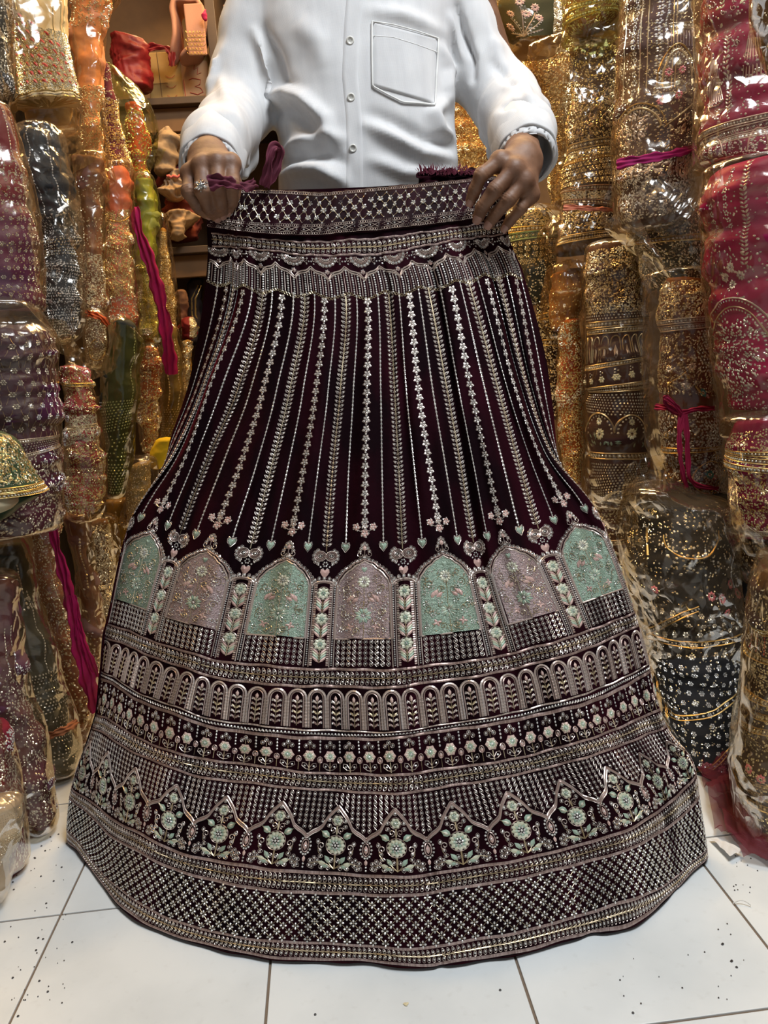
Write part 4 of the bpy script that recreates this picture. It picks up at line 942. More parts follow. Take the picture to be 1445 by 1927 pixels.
for bx_, by_ in ((658.8, 76), (660.5, 183), (664, 279)):
    c = hit(bx_, by_, .0045); z_ = np.array([0, -.97, -.22]); z_ /= np.linalg.norm(z_); x_ = np.cross([0, 0, 1], z_); x_ /= np.linalg.norm(x_); y_ = np.cross(z_, x_)
    prof = [(0, .0016), (.0034, .0016), (.0042, .0028), (.0058, .0029), (.0064, .0015), (.0062, 0), (0, 0)]; G = []
    for r_, h_ in prof:
        for a_ in np.arange(20)*2*np.pi/20: G.append(c+x_*r_*math.cos(a_)+y_*r_*math.sin(a_)+z_*(h_-.0015))
    o = mesh_np('button', np.array(G), grid_faces(len(prof), 20, True), M_BTN, None, True, SHI)
    th_ = [mesh_np('button_thread', np.array([c+x_*(sx*.0012)+y_*a_*.0016+z_*.0012+x_*b_2*.0004 for a_ in (-1, 1) for b_2 in (-1, 1)]), np.array([[0, 1, 3, 2]]), plain('grey_thread', (.35, .34, .33), .8), None, False, SHI) for sx in (-1, 1)]
# cuff bands
def cuff(c0, c1, r0, r1):
    a_, b_2 = at(*c0), at(*c1); ax = (b_2-a_); L_ = np.linalg.norm(ax); ax /= L_; u_ = np.cross(ax, [0, 0, 1]); u_ /= np.linalg.norm(u_); w_ = np.cross(ax, u_); G = []
    prof = [(0, 0), (.0, .0022), (.5, .0035), (1, .003), (1.03, .001), (1.0, -.0022), (.2, -.0022)]
    for t_, dr in prof:
        for q in range(48):
            th = q*2*math.pi/48; rr = r0+(r1-r0)*t_+dr+.0012*math.sin(3*th+1)+.0008*math.sin(7*th); G.append(a_+ax*L_*t_+rr*(u_*math.cos(th)+w_*math.sin(th)))
    mesh_np('cuff', np.array(G), grid_faces(len(prof), 48, True), M_SHIRT, None, True, SHI)
cuff((406, 266, 1.243), (397, 312, 1.182), .0455, .0420); cuff((981, 243, 1.258), (992, 292, 1.190), .0470, .0425)
# ring on the ring finger
M_SIL = plain('polished_silver', (.75, .74, .72), .18, 1.0)
rc = at(378, 350, 1.064)
RG = mesh_np('finger_ring', *(lambda V_, F_: (V_, F_))(np.array([at(381, 351, 1.0795)+np.array([(.0106+.001*math.cos(p_))*math.cos(t_), (.0106+.001*math.cos(p_))*math.sin(t_)*.95, .0012*math.sin(p_)+.003*math.cos(t_)]) for t_ in np.arange(28)*2*np.pi/28 for p_ in np.arange(6)*2*np.pi/6]), np.concatenate([grid_faces(28, 6, True), np.array([[27*6+j, 27*6+(j+1) % 6, (j+1) % 6, j] for j in range(6)])])), M_SIL, None, True, PER)
RG['label'] = 'silver flower ring set with small stones'
VV = []; FF = []; o0 = 0
for q in range(10):
    T1 = t_leaf(9.5 if q % 2 else 12.5, 4.6, 2.2, 0, 0, q*2*math.pi/10+.2); VV.append(T1[0]*[1, 1, 1]+[0, 0, 1.5+.8*(q % 2)]); FF.append(T1[1]+o0); o0 += len(T1[0])
for q in range(7):
    T1 = mv(t_bead(2.4, h=2.2), (0 if q == 6 else 3.2*math.cos(q)), (0 if q == 6 else 3.2*math.sin(q))); VV.append(T1[0]+[0, 0, 3]); FF.append(T1[1]+o0); o0 += len(T1[0])
for q in range(6): T1 = mv(t_bead(1.7, h=1.8), 10.5*math.cos(q*1.05+.5), 10.5*math.sin(q*1.05+.5)); VV.append(T1[0]+[0, 0, 2]); FF.append(T1[1]+o0); o0 += len(T1[0])
VV = np.concatenate(VV); mesh_np('ring_flower', rc+np.outer(VV[:, 0], CX)*.00074-np.outer(VV[:, 1], CU)*.00074-np.outer(VV[:, 2], CF)*.00074, np.concatenate(FF), M_SIL, None, False, RG)
# drawstring tab and loop, raw velvet edge at the right: parts of the skirt
M_TAPE = cloth('wine_cotton_tape', (.13, .022, .045), (.09, .015, .03), .8, .4, (.4, .1, .15), 25)
def strap(name, pts, w, parent=SK, tw=0.0, mat=None, fz=.002, n=50):
    """pts (px,py,Y): a crumpled cloth tape of width w metres"""
    P = np.array([at(*q) for q in pts]); L = np.concatenate([[0], np.cumsum(np.linalg.norm(np.diff(P, axis=0), axis=1))]); q = np.linspace(0, L[-1], n); C = pchip(L, P, q)
    T_ = np.gradient(C, axis=0); T_ /= np.linalg.norm(T_, axis=1, keepdims=True); A = np.cross(T_, CF); A /= np.linalg.norm(A, axis=1, keepdims=True); B = np.cross(T_, A); us = np.linspace(-1, 1, 11); G = []
    for i in range(n):
        a_ = tw*math.sin(i/n*5+1); ww = w*(1+.18*math.sin(i*.37)+.1*math.sin(i*.91))
        for u in us: G.append(C[i]+(A[i]*math.cos(a_)+B[i]*math.sin(a_))*u*ww/2+B[i]*(fz*math.sin(u*7+i*.13)+fz*.7*math.sin(i*.5+u*3)))
    G = np.array(G).reshape(n, 11, 3); G2 = G-B[:, None]*.0012
    G = np.concatenate([G, G2[:, ::-1]], 1)
    return mesh_np(name, G.reshape(-1, 3), grid_faces(n, 22, True), mat or M_TAPE, None, True, parent)
strap('drawstring_tab', [(392,345,1.055),(410,341,1.058),(435,344,1.07),(458,350,1.09),(482,344,1.10)], .0155, tw=.3)
strap('drawstring_loop', [(496,350,1.145),(503,325,1.14),(507,300,1.135),(512,280,1.135),(520,274,1.14),(527,283,1.15),(521,310,1.155),(510,335,1.155),(500,352,1.15)], .012, tw=.5)
strap('raw_edge_facing', [(788,341,1.162),(815,332,1.168),(850,332,1.172),(885,330,1.175),(925,326,1.178)], .020, mat=M_VEL, fz=.003)
e_v = []; e_f = []; r = np.random.default_rng(5)
for q in range(240):
    px_ = r.uniform(789, 925); b0 = at(px_, r.uniform(322, 330), 1.165); hgt = r.uniform(.003, .013) if px_ < 880 else r.uniform(.002, .007); ln = np.array([r.normal()*.004, r.normal()*.002, hgt]); w_ = np.array([.0004, 0, 0]); i0 = len(e_v)
    e_v += [b0-w_, b0+w_, b0+ln*.6+w_+np.array([r.normal()*.001, 0, 0]), b0+ln*.6-w_, b0+ln]; e_f += [(i0, i0+1, i0+2), (i0, i0+2, i0+3), (i0+3, i0+2, i0+4)]
o = mesh_np('frayed_threads', np.array(e_v), np.array(e_f), cloth('maroon_fray', (.14, .012, .035), None, .7, .3), None, False, SK); o['kind'] = 'stuff'
# ================================================================ STOCK: bagged skirts piled along both walls
EM += [thread('gold_stones', (0.58, 0.46, 0.25), (1.0, 0.92, 0.70), 0.65, 0.22), thread('antique_gold_thread', (0.42, 0.27, 0.09), (0.78, 0.56, 0.22), 0.75, 0.35),
       thread('red_silk_thread', (0.50, 0.04, 0.03), (0.70, 0.12, 0.08), 0.1, 0.5), thread('pink_silk_thread', (0.62, 0.13, 0.22), (0.80, 0.35, 0.38), 0.1, 0.5),
       thread('green_thread', (0.16, 0.30, 0.16), (0.35, 0.50, 0.30), 0.2, 0.5), thread('teal_thread', (0.02, 0.22, 0.26), (0.05, 0.38, 0.40), 0.2, 0.5)]
GS, AG, RD, PK, GN, TL = range(7, 13)
F_CLEAR = film('clear_bag_film'); F_AMB = film('warm_light_tinted_bag_film', (0.95, 0.86, 0.68), .05, (.80, .52, .22)); F_GRN = film('green_tinted_bag_film', (0.86, 0.86, 0.52), .07, (.50, .50, .16))  # the amber film carries the warm lamplight in its own tint
F_WHT = film('colourless_bag_film', (0.95, 0.93, 0.90), .035, (.7, .66, .6))
HV = CF*[1, 1, 0]; HV /= np.linalg.norm(HV)
def face_Y(px, py, side):
    X = (-(0.525-(1700-py)/1700*0.09)) if side < 0 else 0.60+(1700-py)/1700*0.05
    d = ray(px, py); Y = X/d[0]*d[1]
    if Y < 0 or Y > 9: Y = 9
    return Y if Y < 1.7 else 1.7+(Y-1.7)*.45
class Bundle:
    def __init__(s, name, label, out, mat, Y=None, side=-1, b=None, wr=.003, wsc=(1, 1, 2.5), round_=7, seed=0, group=None, cat='skirt', lean=0.0, folds=0.0):
        out = np.array(out, float); s.out = out; s.y0, s.y1 = out[0, 0], out[-1, 0]; s.seed = seed
        n = int(max(24, (s.y1-s.y0)/5)); ys = np.linspace(s.y0, s.y1, n); o = pchip(out[:, 0], out[:, 1:], ys); cx = o.mean(1); a = (o[:, 1]-o[:, 0])/2
        if Y is None:
            k = np.argsort(out[:, 2 if side < 0 else 1])[len(out)//2]; Y = face_Y(out[k, 2] if side < 0 else out[k, 1], (s.y0+s.y1)/2, side)
        s.Y = Y; c0 = at(cx.mean(), ys.mean(), Y); hv = np.array([c0[0], c0[1], 0]); s.hv = hv/np.linalg.norm(hv); s.lt = np.array([s.hv[1], -s.hv[0], 0]); r_o = np.random.default_rng(900+seed); ph = r_o.uniform(0, 6.28, 6); qn = (ys-ys[0])/40
        if cat == 'skirt' and seed != 2: cx = cx+1.8*np.sin(qn*1.7+ph[0])+1.2*np.sin(qn*3.9+ph[1]); a = a*(1+.035*np.sin(qn*2.3+ph[2])+.025*np.sin(qn*5.1+ph[3]))
        e = np.minimum(ys-s.y0, s.y1-ys)/round_; f = np.sqrt(np.clip(1-(1-np.clip(e, 0, 1))**2, 0.0004, 1))
        nt_ = 96; th = np.linspace(-math.pi, math.pi, nt_, endpoint=False); G = np.zeros((n, nt_, 3)); s.b = np.zeros(n)
        for i in range(n):
            Yi = Y+lean*(i/n-.5); c = at(cx[i], ys[i], Yi); e1 = at(cx[i]+a[i], ys[i], Yi); am = abs((e1-c)@s.lt); bb = b if b else min(.12, max(.035, .85*am)); s.b[i] = bb
            lat = s.lt; tilt = .10*math.sin(ys[i]/37+seed)+.06*math.sin(ys[i]/17+seed*2)
            cs, sn = np.cos(th), np.sin(th); pw = .85
            G[i] = c+lat*(am*f[i]*np.sign(sn)*np.abs(sn)**pw)[:, None]-s.hv*(bb*f[i]*np.sign(cs)*np.abs(cs)**pw)[:, None]+np.array([0, 0, 1.])*(am*f[i]*sn*tilt)[:, None]
        cen = G.mean(1, keepdims=True); D = G-cen; D /= np.maximum(np.linalg.norm(D, axis=2, keepdims=True), 1e-6)
        P = G.reshape(-1, 3); dsp = (noise3(P*np.array(wsc), 40+seed, 3, 7)*wr*.9+ridged(P*np.array(wsc), 60+seed, 4, 11)*wr*1.25).reshape(n, nt_)
        if folds: dsp += folds*np.sin(th*14+seed+.8*np.sin(ys/60)[:, None])
        G = G+D*(dsp*f[:, None])[..., None]
        zb = G[-1, :, 2].mean(); s.gz = zb-.01 if zb < .16 else 0.0
        if s.gz > 0: G[..., 2] -= (s.gz*sm(.45, 1, np.linspace(0, 1, n)))[:, None]
        G[..., 2] = np.maximum(G[..., 2], .004)
        s.G, s.D, s.ys, s.th, s.a, s.f, s.cx = G, D, ys, th, a, f, cx
        bot = G[-1].mean(0); s.root = empty(name, (float(bot[0]), float(bot[1]), float(G[..., 2].min())))
        tag(s.root, label, cat, group)
        s.cloth_ = put(mesh_np('skirt_cloth' if cat == 'skirt' else 'cloth', G.reshape(-1, 3), grid_faces(n, nt_, True), mat, None, True), s.root)
        s.e = Emb(s.fx, s.map, (-1.9, 1.9))
    def fx(s, v): return np.maximum(np.interp(v, s.ys, s.a), 4)
    def map(s, p, v, z):
        fi = np.clip(np.interp(v, s.ys, np.arange(len(s.ys))), 0, len(s.ys)-1.001); fj = (p-s.th[0])/(s.th[1]-s.th[0]); i = fi.astype(int); j = np.clip(fj.astype(int), 0, 94); a = (fi-i)[:, None]; b = (fj-j)[:, None]
        def L(A): return A[i, j]*(1-a)*(1-b)+A[i+1, j]*a*(1-b)+A[i, j+1]*(1-a)*b+A[i+1, j+1]*a*b
        return L(s.G)+L(s.D)*(z*s.Y/1461.)[:, None]
    def thx(s, x, y): return np.arcsin(np.clip((x-np.interp(y, s.ys, s.cx))/np.interp(y, s.ys, s.a), -1, 1))
    # --- embroidery layouts
    def dots(s, y0, y1, sp=8, r=1.8, mat=ST, st=True, lo=-1.45, hi=1.45, skip=0.0):
        rr = np.random.default_rng(s.seed+int(y0))
        for k, y in enumerate(np.arange(y0, y1, sp*.87)):
            a = float(s.fx(y)); n = int((hi-lo)*a/sp)
            if n < 1: continue
            t = lo+(np.arange(n)+(.5 if (k % 2 and st) else 0)+.25)*sp/a; t = t[(t < hi) & (rr.random(n) >= skip)]; s.e.add(t_bead5(r), mat, t, y)
    def glit(s, y0, y1, n, r=1.5, mat=ST, lo=-1.5, hi=1.5):
        rr = np.random.default_rng(s.seed*7+int(y0)+n); n = int(n*3.0); r = r*1.12
        for rad in (r*.7, r, r*1.25): s.e.add(t_bead5(rad), mat, rr.uniform(lo, hi, n//3), rr.uniform(y0, y1, n//3))
    def lattice(s, y0, y1, sp=26, mat=ST, R=3.6, r=1.7, line=GO):
        for k, y in enumerate(np.arange(y0, y1, sp*.9)):
            a = float(s.fx(y)); n = int(2.9*a/sp)+1; t = -1.45+(np.arange(n)+(.5 if k % 2 else 0))*sp/a; t = t[t < 1.45]
            s.e.add(ringbeads(6, R, r), mat, t, y); s.e.add(t_bead5(r*.8), mat, t, y)
            if line is not None:
                for sx in (-1, 1): s.e.add(t_rib([(sx*R*1.4, R*1.4), (sx*sp*.25, sp*.45), (sx*(sp*.5-R), sp*.9-R*1.3)], .9, .5), line, t, y)
    def band(s, y, h=14, mat=ST, cord=ZA, rows=1, lo=-1.5, hi=1.5):
        a = float(s.fx(y)); t = np.linspace(lo, hi, 40)
        for dy in (0, h): s.e.line(t, np.full(40, y+dy), cord, 2.4, 1.2)
        for k in range(rows):
            yy = y+h*(k+.5)/rows; sp = max(4.5, h/rows*.75); n = max(2, int((hi-lo)*a/sp)); tt = lo+(np.arange(n)+.5)*(hi-lo)/n; s.e.add(t_bead(min(2.4, sp*.36)), mat, tt, yy)
            s.e.add(t_rib(arc(0, 0, sp*.44, h/rows*.36, 0, 6.28, 8)[:-1], .9, .7, True), cord, tt, yy)
    def strand(s, ts, y0, y1, kind='bead', mat=ST, cord=ZA):
        for t in ts:
            if kind == 'bead': s.e.add(t_bead5(1.7, 2.4), mat, t, np.arange(y0, y1, 5.5))
            elif kind == 'flower': s.e.add(ringbeads(5, 3.6, 2), mat, t, np.arange(y0, y1, 13))
            elif kind == 'leaf':
                vv = np.arange(y0, y1, 7.5)
                for sx in (-1, 1): s.e.add(t_leaf(9, 4, 1.2, 0, 0, -math.pi/2+sx*.9), cord, t, vv); s.e.add(mv(t_bead5(1.6), sx*5, -4), mat, t, vv)
            else: s.e.line([t]*30, np.linspace(y0, y1, 30), cord, 2.0, 1.0)
    def flower(s, x, y, R=10, mat=PK, c=ST, n=8):
        t = s.thx(x, y); s.e.add(petals(n, R*.25, R, R*.6, 1.8), mat, t, y); s.e.add(ringbeads(6, R*.3, 1.5), c, t, y)
    def scrolls(s, y0, y1, n, mat=GO, R=6, lo=-1.3, hi=1.3):
        rr = np.random.default_rng(s.seed*3+int(y0))
        for k in range(n): s.e.add(t_rib(spiral(0, 0, R*rr.uniform(.6, 1.2), 1.1, 1 if k % 2 else -1, rr.uniform(0, 6)), 1.2, .9), mat, rr.uniform(lo, hi), rr.uniform(y0, y1))
    def leaves(s, y0, y1, n, mat=GO, L=10, lo=-1.4, hi=1.4):
        rr = np.random.default_rng(s.seed*5+int(y0))
        for k in range(n):
            for a in (-.7, 0, .7): s.e.add(t_leaf(L, L*.42, 1.3, 0, 0, rr.uniform(-2.6, -.5)+a), mat, rr.uniform(lo, hi), rr.uniform(y0, y1))
    def arcs(s, x, y, rx, ry, mat=ZA, beads=ST, a0=math.pi, a1=2*math.pi, w=2.6):
        P = arc(0, 0, rx, ry, a0, a1, 26); X_ = x+P[:, 0]; Y_ = y+P[:, 1]; ok = (Y_ > s.y0+2) & (Y_ < s.y1-2); X_, Y_ = X_[ok], Y_[ok]
        if len(X_) < 3: return
        t = s.thx(X_, Y_); s.e.line(t, Y_, mat, w, 1.5)
        P = arc(0, 0, rx-5, ry-5, a0, a1, max(4, int((rx+ry)*abs(a1-a0)/14))); X_, Y_ = x+P[:, 0], y+P[:, 1]; ok = (Y_ > s.y0+2) & (Y_ < s.y1-2); s.e.add(t_bead5(2), beads, s.thx(X_[ok], Y_[ok]), Y_[ok])
    def done(s, name='beadwork'):
        o = s.e.build(name, None)
        if o: put(o, s.root); o['kind'] = 'stuff'
        return s
    def bag(s, mat=None, out=None, off=.007, amp=.006, sc=13, seed=None, tuft=0, name='plastic_bag', th_lim=2.3):
        mat = mat or F_CLEAR; seed = s.seed if seed is None else seed
        if out is None: o = s.out.copy(); o[:, 1] -= 5; o[:, 2] += 5; o[0, 0] -= 7; o[-1, 0] += 5
        else: o = np.array(out, float)
        n = int(min(130, max(30, (o[-1, 0]-o[0, 0])/4))); ys = np.linspace(o[0, 0], o[-1, 0], n); q = pchip(o[:, 0], o[:, 1:], ys); cx = q.mean(1); a = (q[:, 1]-q[:, 0])/2
        m = 84; th = np.linspace(-th_lim, th_lim, m); G = np.zeros((n, m, 3)); e = np.minimum(ys-ys[0], ys[-1]-ys)/16; f = np.sqrt(np.clip(1-(1-np.clip(e, 0, 1))**2, .02, 1))
        for i in range(n):
            c = at(cx[i], ys[i], s.Y); e1 = at(cx[i]+a[i], ys[i], s.Y); am = abs((e1-c)@s.lt); lat = s.lt; bb = np.interp(ys[i], s.ys, s.b)+off
            cs, sn = np.cos(th), np.sin(th); G[i] = c+lat*((am)*f[i]*np.sign(sn)*np.abs(sn)**.9)[:, None]-s.hv*(bb*f[i]*np.sign(cs)*np.abs(cs)**.9)[:, None]
        D = G-G.mean(1, keepdims=True); D[..., 2] = 0; D /= np.maximum(np.linalg.norm(D, axis=2, keepdims=True), 1e-6); P = G.reshape(-1, 3)
        d = ridged(P*[1, 1, .6], 200+seed, 4, sc*1.3)*amp*.55+noise3(P, 300+seed, 2, 5)*amp*.7
        G = G+D*d.reshape(n, m)[..., None]
        if s.gz > 0: G[..., 2] -= (s.gz*sm(s.ys[0]+.45*(s.ys[-1]-s.ys[0]), s.ys[-1], ys))[:, None]
        G[..., 2] = np.maximum(G[..., 2], .003)
        put(mesh_np(name, G.reshape(-1, 3), grid_faces(n, m), mat, None, True), s.root); return s
def sheet(name, pts, mat, parent, amp=.006, nu=36, nv=36, sc=12, seed=0, bulge=0.0):
    """loose crumpled piece of film or net; pts = 4 corners (px,py,Y) clockwise"""
    A, B_, C_, D_ = [at(*p) for p in pts]; u = np.linspace(0, 1, nu)[None, :, None]; v = np.linspace(0, 1, nv)[:, None, None]
    G = (A*(1-u)+B_*u)*(1-v)+(D_*(1-u)+C_*u)*v
    w = np.sin(np.pi*u)*np.sin(np.pi*v); P = G.reshape(-1, 3); d = (ridged(P, seed+900, 4, sc)*amp+noise3(P, seed+901, 2, 6)*amp*1.6).reshape(nv, nu)
    e1 = (noise3(P, seed+77, 2, 14)*.006).reshape(nv, nu)
    G = G-HV*(d+bulge*w[..., 0])[..., None]+CX*e1[..., None]*.8+np.array([0, 0, 1.0])*(e1[::-1, ::-1])[..., None]
    G[..., 2] = np.maximum(G[..., 2], .003)
    o = mesh_np(name, G.reshape(-1, 3), grid_faces(nv, nu), mat, None, True)
    return put(o, parent) if parent else o
def ribbon_part(name, pts, w, mat, parent, fz=.0015, tw=.2, label=None):
    o = strap(name, pts, w, None, tw, mat, fz); 
    if parent: put(o, parent)
    if label: o['label'] = label
    return o
GL, GR = 'bagged skirts piled along the left wall', 'bagged skirts piled along the right wall'
def BL(label, out, mat, **k): return Bundle('packed_skirt', label, out, mat, side=-1, group=GL, **k)
def BR(label, out, mat, **k): return Bundle('packed_skirt', label, out, mat, side=1, group=GR, **k)
C = cloth
# ------------------------------------------------ left wall, top tier
b = BL('charcoal beaded skirt in clear film, at the top left edge above the wine sequinned one', [(-50,-60,19),(60,-60,21),(150,-60,25),(206,-60,10)], C('charcoal_net', (.05,.05,.05)), Y=1.42, seed=1)
b.glit(-20, 190, 420); b.done().bag(F_CLEAR, [(-50,-62,28),(60,-60,30),(150,-60,30),(212,-60,16)])
b = BL('cream and gold skirt with red paisley rows, its gold hem hanging open', [(-50,0,128),(0,6,129),(60,18,129),(110,26,135),(150,28,144),(190,30,152),(203,31,154)], C('cream_gold_silk', (.72,.50,.24), (.62,.42,.20), .5, .3), Y=1.62, wr=.002, round_=3, seed=2, folds=.0012)
for x in (38, 68, 98, 113, 122): b.strand([b.thx(x, 30)], -40, 25+(x-20)*.75, 'line', cord=AG)
for k, y in enumerate(range(34, 184, 15)):
    for j in range(-1, 12):
        x = 24+j*14+(k % 2)*7
        if y < 22+(x-18)*.72 or x > 148: continue
        t = b.thx(x, y)
        if abs(t) > 1.4: continue
        b.e.add(t_leaf(14, 6, 2.2, -5, -5, .8), RD, t, y); b.e.add(t_rib(arc(0, 0, 5.5, 7, -1, 3.4, 8), 1.2, .8), AG, t, y); b.e.add(mv(ringbeads(5, 2.4, 1.2), -4, 6), ST, t, y); b.e.add(t_rib([(-7, -7), (-2, -2), (4, 8), (7, 10)], 1.5, 1), GS, t, y)
b.glit(70, 186, 1100, 1.3, GS); b.glit(100, 186, 500, 1.2, AG); b.e.line(b.thx(np.array([31., 60, 95, 125, 150]), np.array([104., 105, 113, 128, 170])), [104, 105, 113, 128, 170], AG, 3, 1.2)
for y in (187, 192, 197, 201): b.e.hatch(-1.5, 1.5, y, 3.5, AG if y % 2 else GS, 2.4)
b.done()
b2 = Bundle('lining_roll', 'folded cream lining cloth sticking out below the gold paisley hem', [(198,44,140),(215,46,138),(236,52,130)], C('cream_lining', (.66,.50,.32)), Y=1.66, cat='cloth', seed=3, round_=5)
b2.bag(F_AMB, [(192,8,150),(215,10,150),(240,18,150),(262,30,130)], seed=31)
sheet('plastic_bag', [(-5,-20,1.50),(132,-20,1.55),(60,90,1.50),(18,200,1.48)], F_AMB, b.root, seed=4)
b = BL('peach orange skirt in a glossy clear bag beside the cream and gold one', [(-50,120,212),(0,126,210),(60,130,200),(150,142,196),(220,150,196),(300,150,206),(350,158,212)], C('peach_orange_net', (.62,.26,.11), (.50,.19,.09), .6, .3), Y=1.88, seed=5, wr=.005)
b.glit(170, 345, 500, 1.3, GS); b.glit(0, 60, 120, 1.3, GS); b.done().bag(F_AMB, [(-50,122,240),(0,126,228),(22,128,214),(60,128,205),(150,138,200),(230,140,205),(290,142,208),(355,150,222)], amp=.009)
b = BL('narrow maroon sequinned skirt between the peach bag and the olive bag', [(122,188,205),(200,190,224),(260,195,238),(320,202,246),(372,212,243)], C('maroon_sequin_base', (.14,.02,.025)), Y=1.98, seed=6)
b.glit(195, 320, 420, 1.4, AG); b.glit(130, 370, 90, 1.3, GS); b.strand([-.9, 1.0], 125, 365); b.done()
b = BL('coral skirt showing inside a loose olive tinted bag next to the dark shelves', [(195,232,262),(225,232,280),(290,234,284),(345,240,284),(385,248,284)], C('coral_net', (.50,.06,.04)), Y=2.12, seed=7, wr=.006)
b.glit(210, 350, 260, 1.4, GS); b.done().bag(F_GRN, [(118,192,212),(150,200,248),(166,204,266),(205,214,288),(250,222,298),(290,232,292),(330,240,284),(400,244,300)], amp=.011)
sheet('bag_flap', [(255,285,2.05),(312,280,2.08),(300,312,2.08),(262,330,2.05)], F_GRN, b.root, .005, seed=71); sheet('bag_flap', [(205,128,2.0),(262,168,2.06),(258,182,2.06),(212,180,2.0)], F_GRN, b.root, .005, seed=72)
# second tier
b = BL('wine to purple sequinned skirt curving down the left edge above the quilted purple one', [(198,-70,12),(260,-70,34),(340,-70,55),(430,-70,70),(520,-70,79),(584,-70,82)], C('wine_purple_satin', (.20,.022,.028), (.07,.012,.07), .45, .4, scale=5), Y=1.38, seed=8)
b.lattice(330, 575, 17, R=2.8, r=1.3, line=None); b.glit(300, 570, 420, 1.1, GS); b.strand([.25, .7, 1.1], 210, 340); b.done().bag(F_CLEAR, [(190,-72,16),(260,-70,42),(340,-70,62),(430,-70,78),(520,-70,86),(600,-70,86)], amp=.005)
b = BL('black skirt in crinkled shiny film with grey beaded lower half, under the cream hem', [(236,34,100),(262,22,126),(330,28,134),(385,58,142),(430,70,150),(520,75,155),(600,79,153),(642,90,146)], C('black_chiffon', (.012,.012,.014), (.028,.028,.028)), Y=1.58, seed=9, wr=.007)
b.dots(455, 482, 6, 1.6, GS); b.dots(500, 530, 6, 1.6); b.dots(545, 575, 6, 1.6); b.dots(585, 632, 6, 1.6); b.glit(400, 640, 420, 1.2); b.strand([-.4, .3], 245, 440); b.done().bag(F_WHT, [(228,28,104),(262,14,132),(330,20,140),(385,50,150),(430,66,156),(520,70,161),(600,74,160),(650,84,152)], amp=.010, sc=22)
sheet('bag_flap', [(104,232,1.56),(196,228,1.66),(180,300,1.66),(128,330,1.58)], F_AMB, b.root, .006, seed=91); sheet('bag_flap', [(98,395,1.52),(150,372,1.56),(148,420,1.56),(112,430,1.52)], F_CLEAR, b.root, .006, seed=92)
b = BL('dusky brown satin skirt with pearl edging between the black and the coral ones', [(296,134,190),(350,140,194),(450,146,199),(560,150,203),(590,155,203)], C('dusky_brown_satin', (.20,.085,.06), (.13,.06,.045), .4, .4), Y=1.78, seed=10, wr=.006)
b.strand([-.9, 1.2], 350, 590); b.glit(480, 590, 420, 1.3); b.glit(340, 470, 60, 1.4); b.done().bag(F_AMB, [(282,132,206),(330,136,204),(450,142,203),(560,146,206),(600,150,207)], amp=.009)
b = BL('coral pink skirt with a scalloped gold edge, bagged, beside the magenta tulle', [(312,200,236),(335,191,250),(400,192,250),(480,194,249),(540,195,258),(600,198,262),(628,206,256)], C('coral_pink_satin', (.58,.13,.08), (.48,.16,.12), .5, .4), Y=1.92, seed=11, wr=.006)
b.glit(400, 560, 900, 1.4, GS); b.glit(560, 622, 150, 1.4); b.arcs(222, 395, 34, 26, AG, GS, 0, math.pi); b.done().bag(F_AMB, [(300,192,240),(335,186,254),(400,188,255),(480,190,254),(540,192,263),(600,196,266),(636,204,260)], amp=.009)
b = BL('lime green sequinned skirt in a crumpled green bag above the copper one', [(335,250,284),(400,256,296),(470,256,296),(540,258,292),(600,262,300),(646,266,300)], C('lime_green_satin', (.34,.34,.06), (.24,.26,.07), .4, .4), Y=2.02, seed=12, wr=.006)
b.glit(500, 640, 1300, 1.2, GS); b.dots(520, 640, 5, 1.3, GS); b.done().bag(F_GRN, [(322,240,292),(360,244,300),(400,248,302),(450,250,300),(520,256,298),(600,260,304),(650,262,304)], amp=.011)
b = BL('thin gold sequinned skirt hanging at the edge of the left pile before the shelves', [(428,298,308),(500,300,323),(600,306,332),(660,312,338),(790,320,343)], C('old_gold_net', (.36,.20,.04)), Y=2.18, seed=13)
b.glit(440, 780, 1200, 1.2, GS); b.done().bag(F_AMB, [(400,296,312),(500,298,328),(600,304,338),(700,312,344),(800,318,347)], amp=.006)
M_TUL = C('magenta_tulle', (.52,.01,.12), (.34,.006,.07), .8, .3); M_TUL.node_tree.nodes['Principled BSDF'].inputs['Alpha'].default_value = .86
o = strap('tulle_scarf', [(251,392,1.93),(263,440,1.92),(284,500,1.92),(300,560,1.93),(311,610,1.94),(318,660,1.95),(322,705,1.96)], .029, None, .5, M_TUL, .004, 80); tag(o, 'magenta tulle scarf trailing down in front of the lime green skirt', 'scarf')
b = BL('greyish mauve paisley skirt with an orange tie, below the dusky brown one', [(585,156,190),(605,156,204),(650,158,205),(692,165,200)], C('grey_mauve_net', (.20,.12,.10)), Y=1.74, seed=15)
b.dots(610, 690, 6, 1.4, skip=.35); b.arcs(184, 660, 16, 20, AG, GS, .2, 4.5); b.glit(600, 690, 200, 1.2); b.done(); ribbon_part('fabric_tie', [(160,590,1.66),(175,592,1.65),(190,598,1.655),(204,612,1.67)], .012, C('orange_cotton', (.68,.12,.03)), b.root, label='bright orange fabric tie')
b.bag(F_AMB, amp=.006)
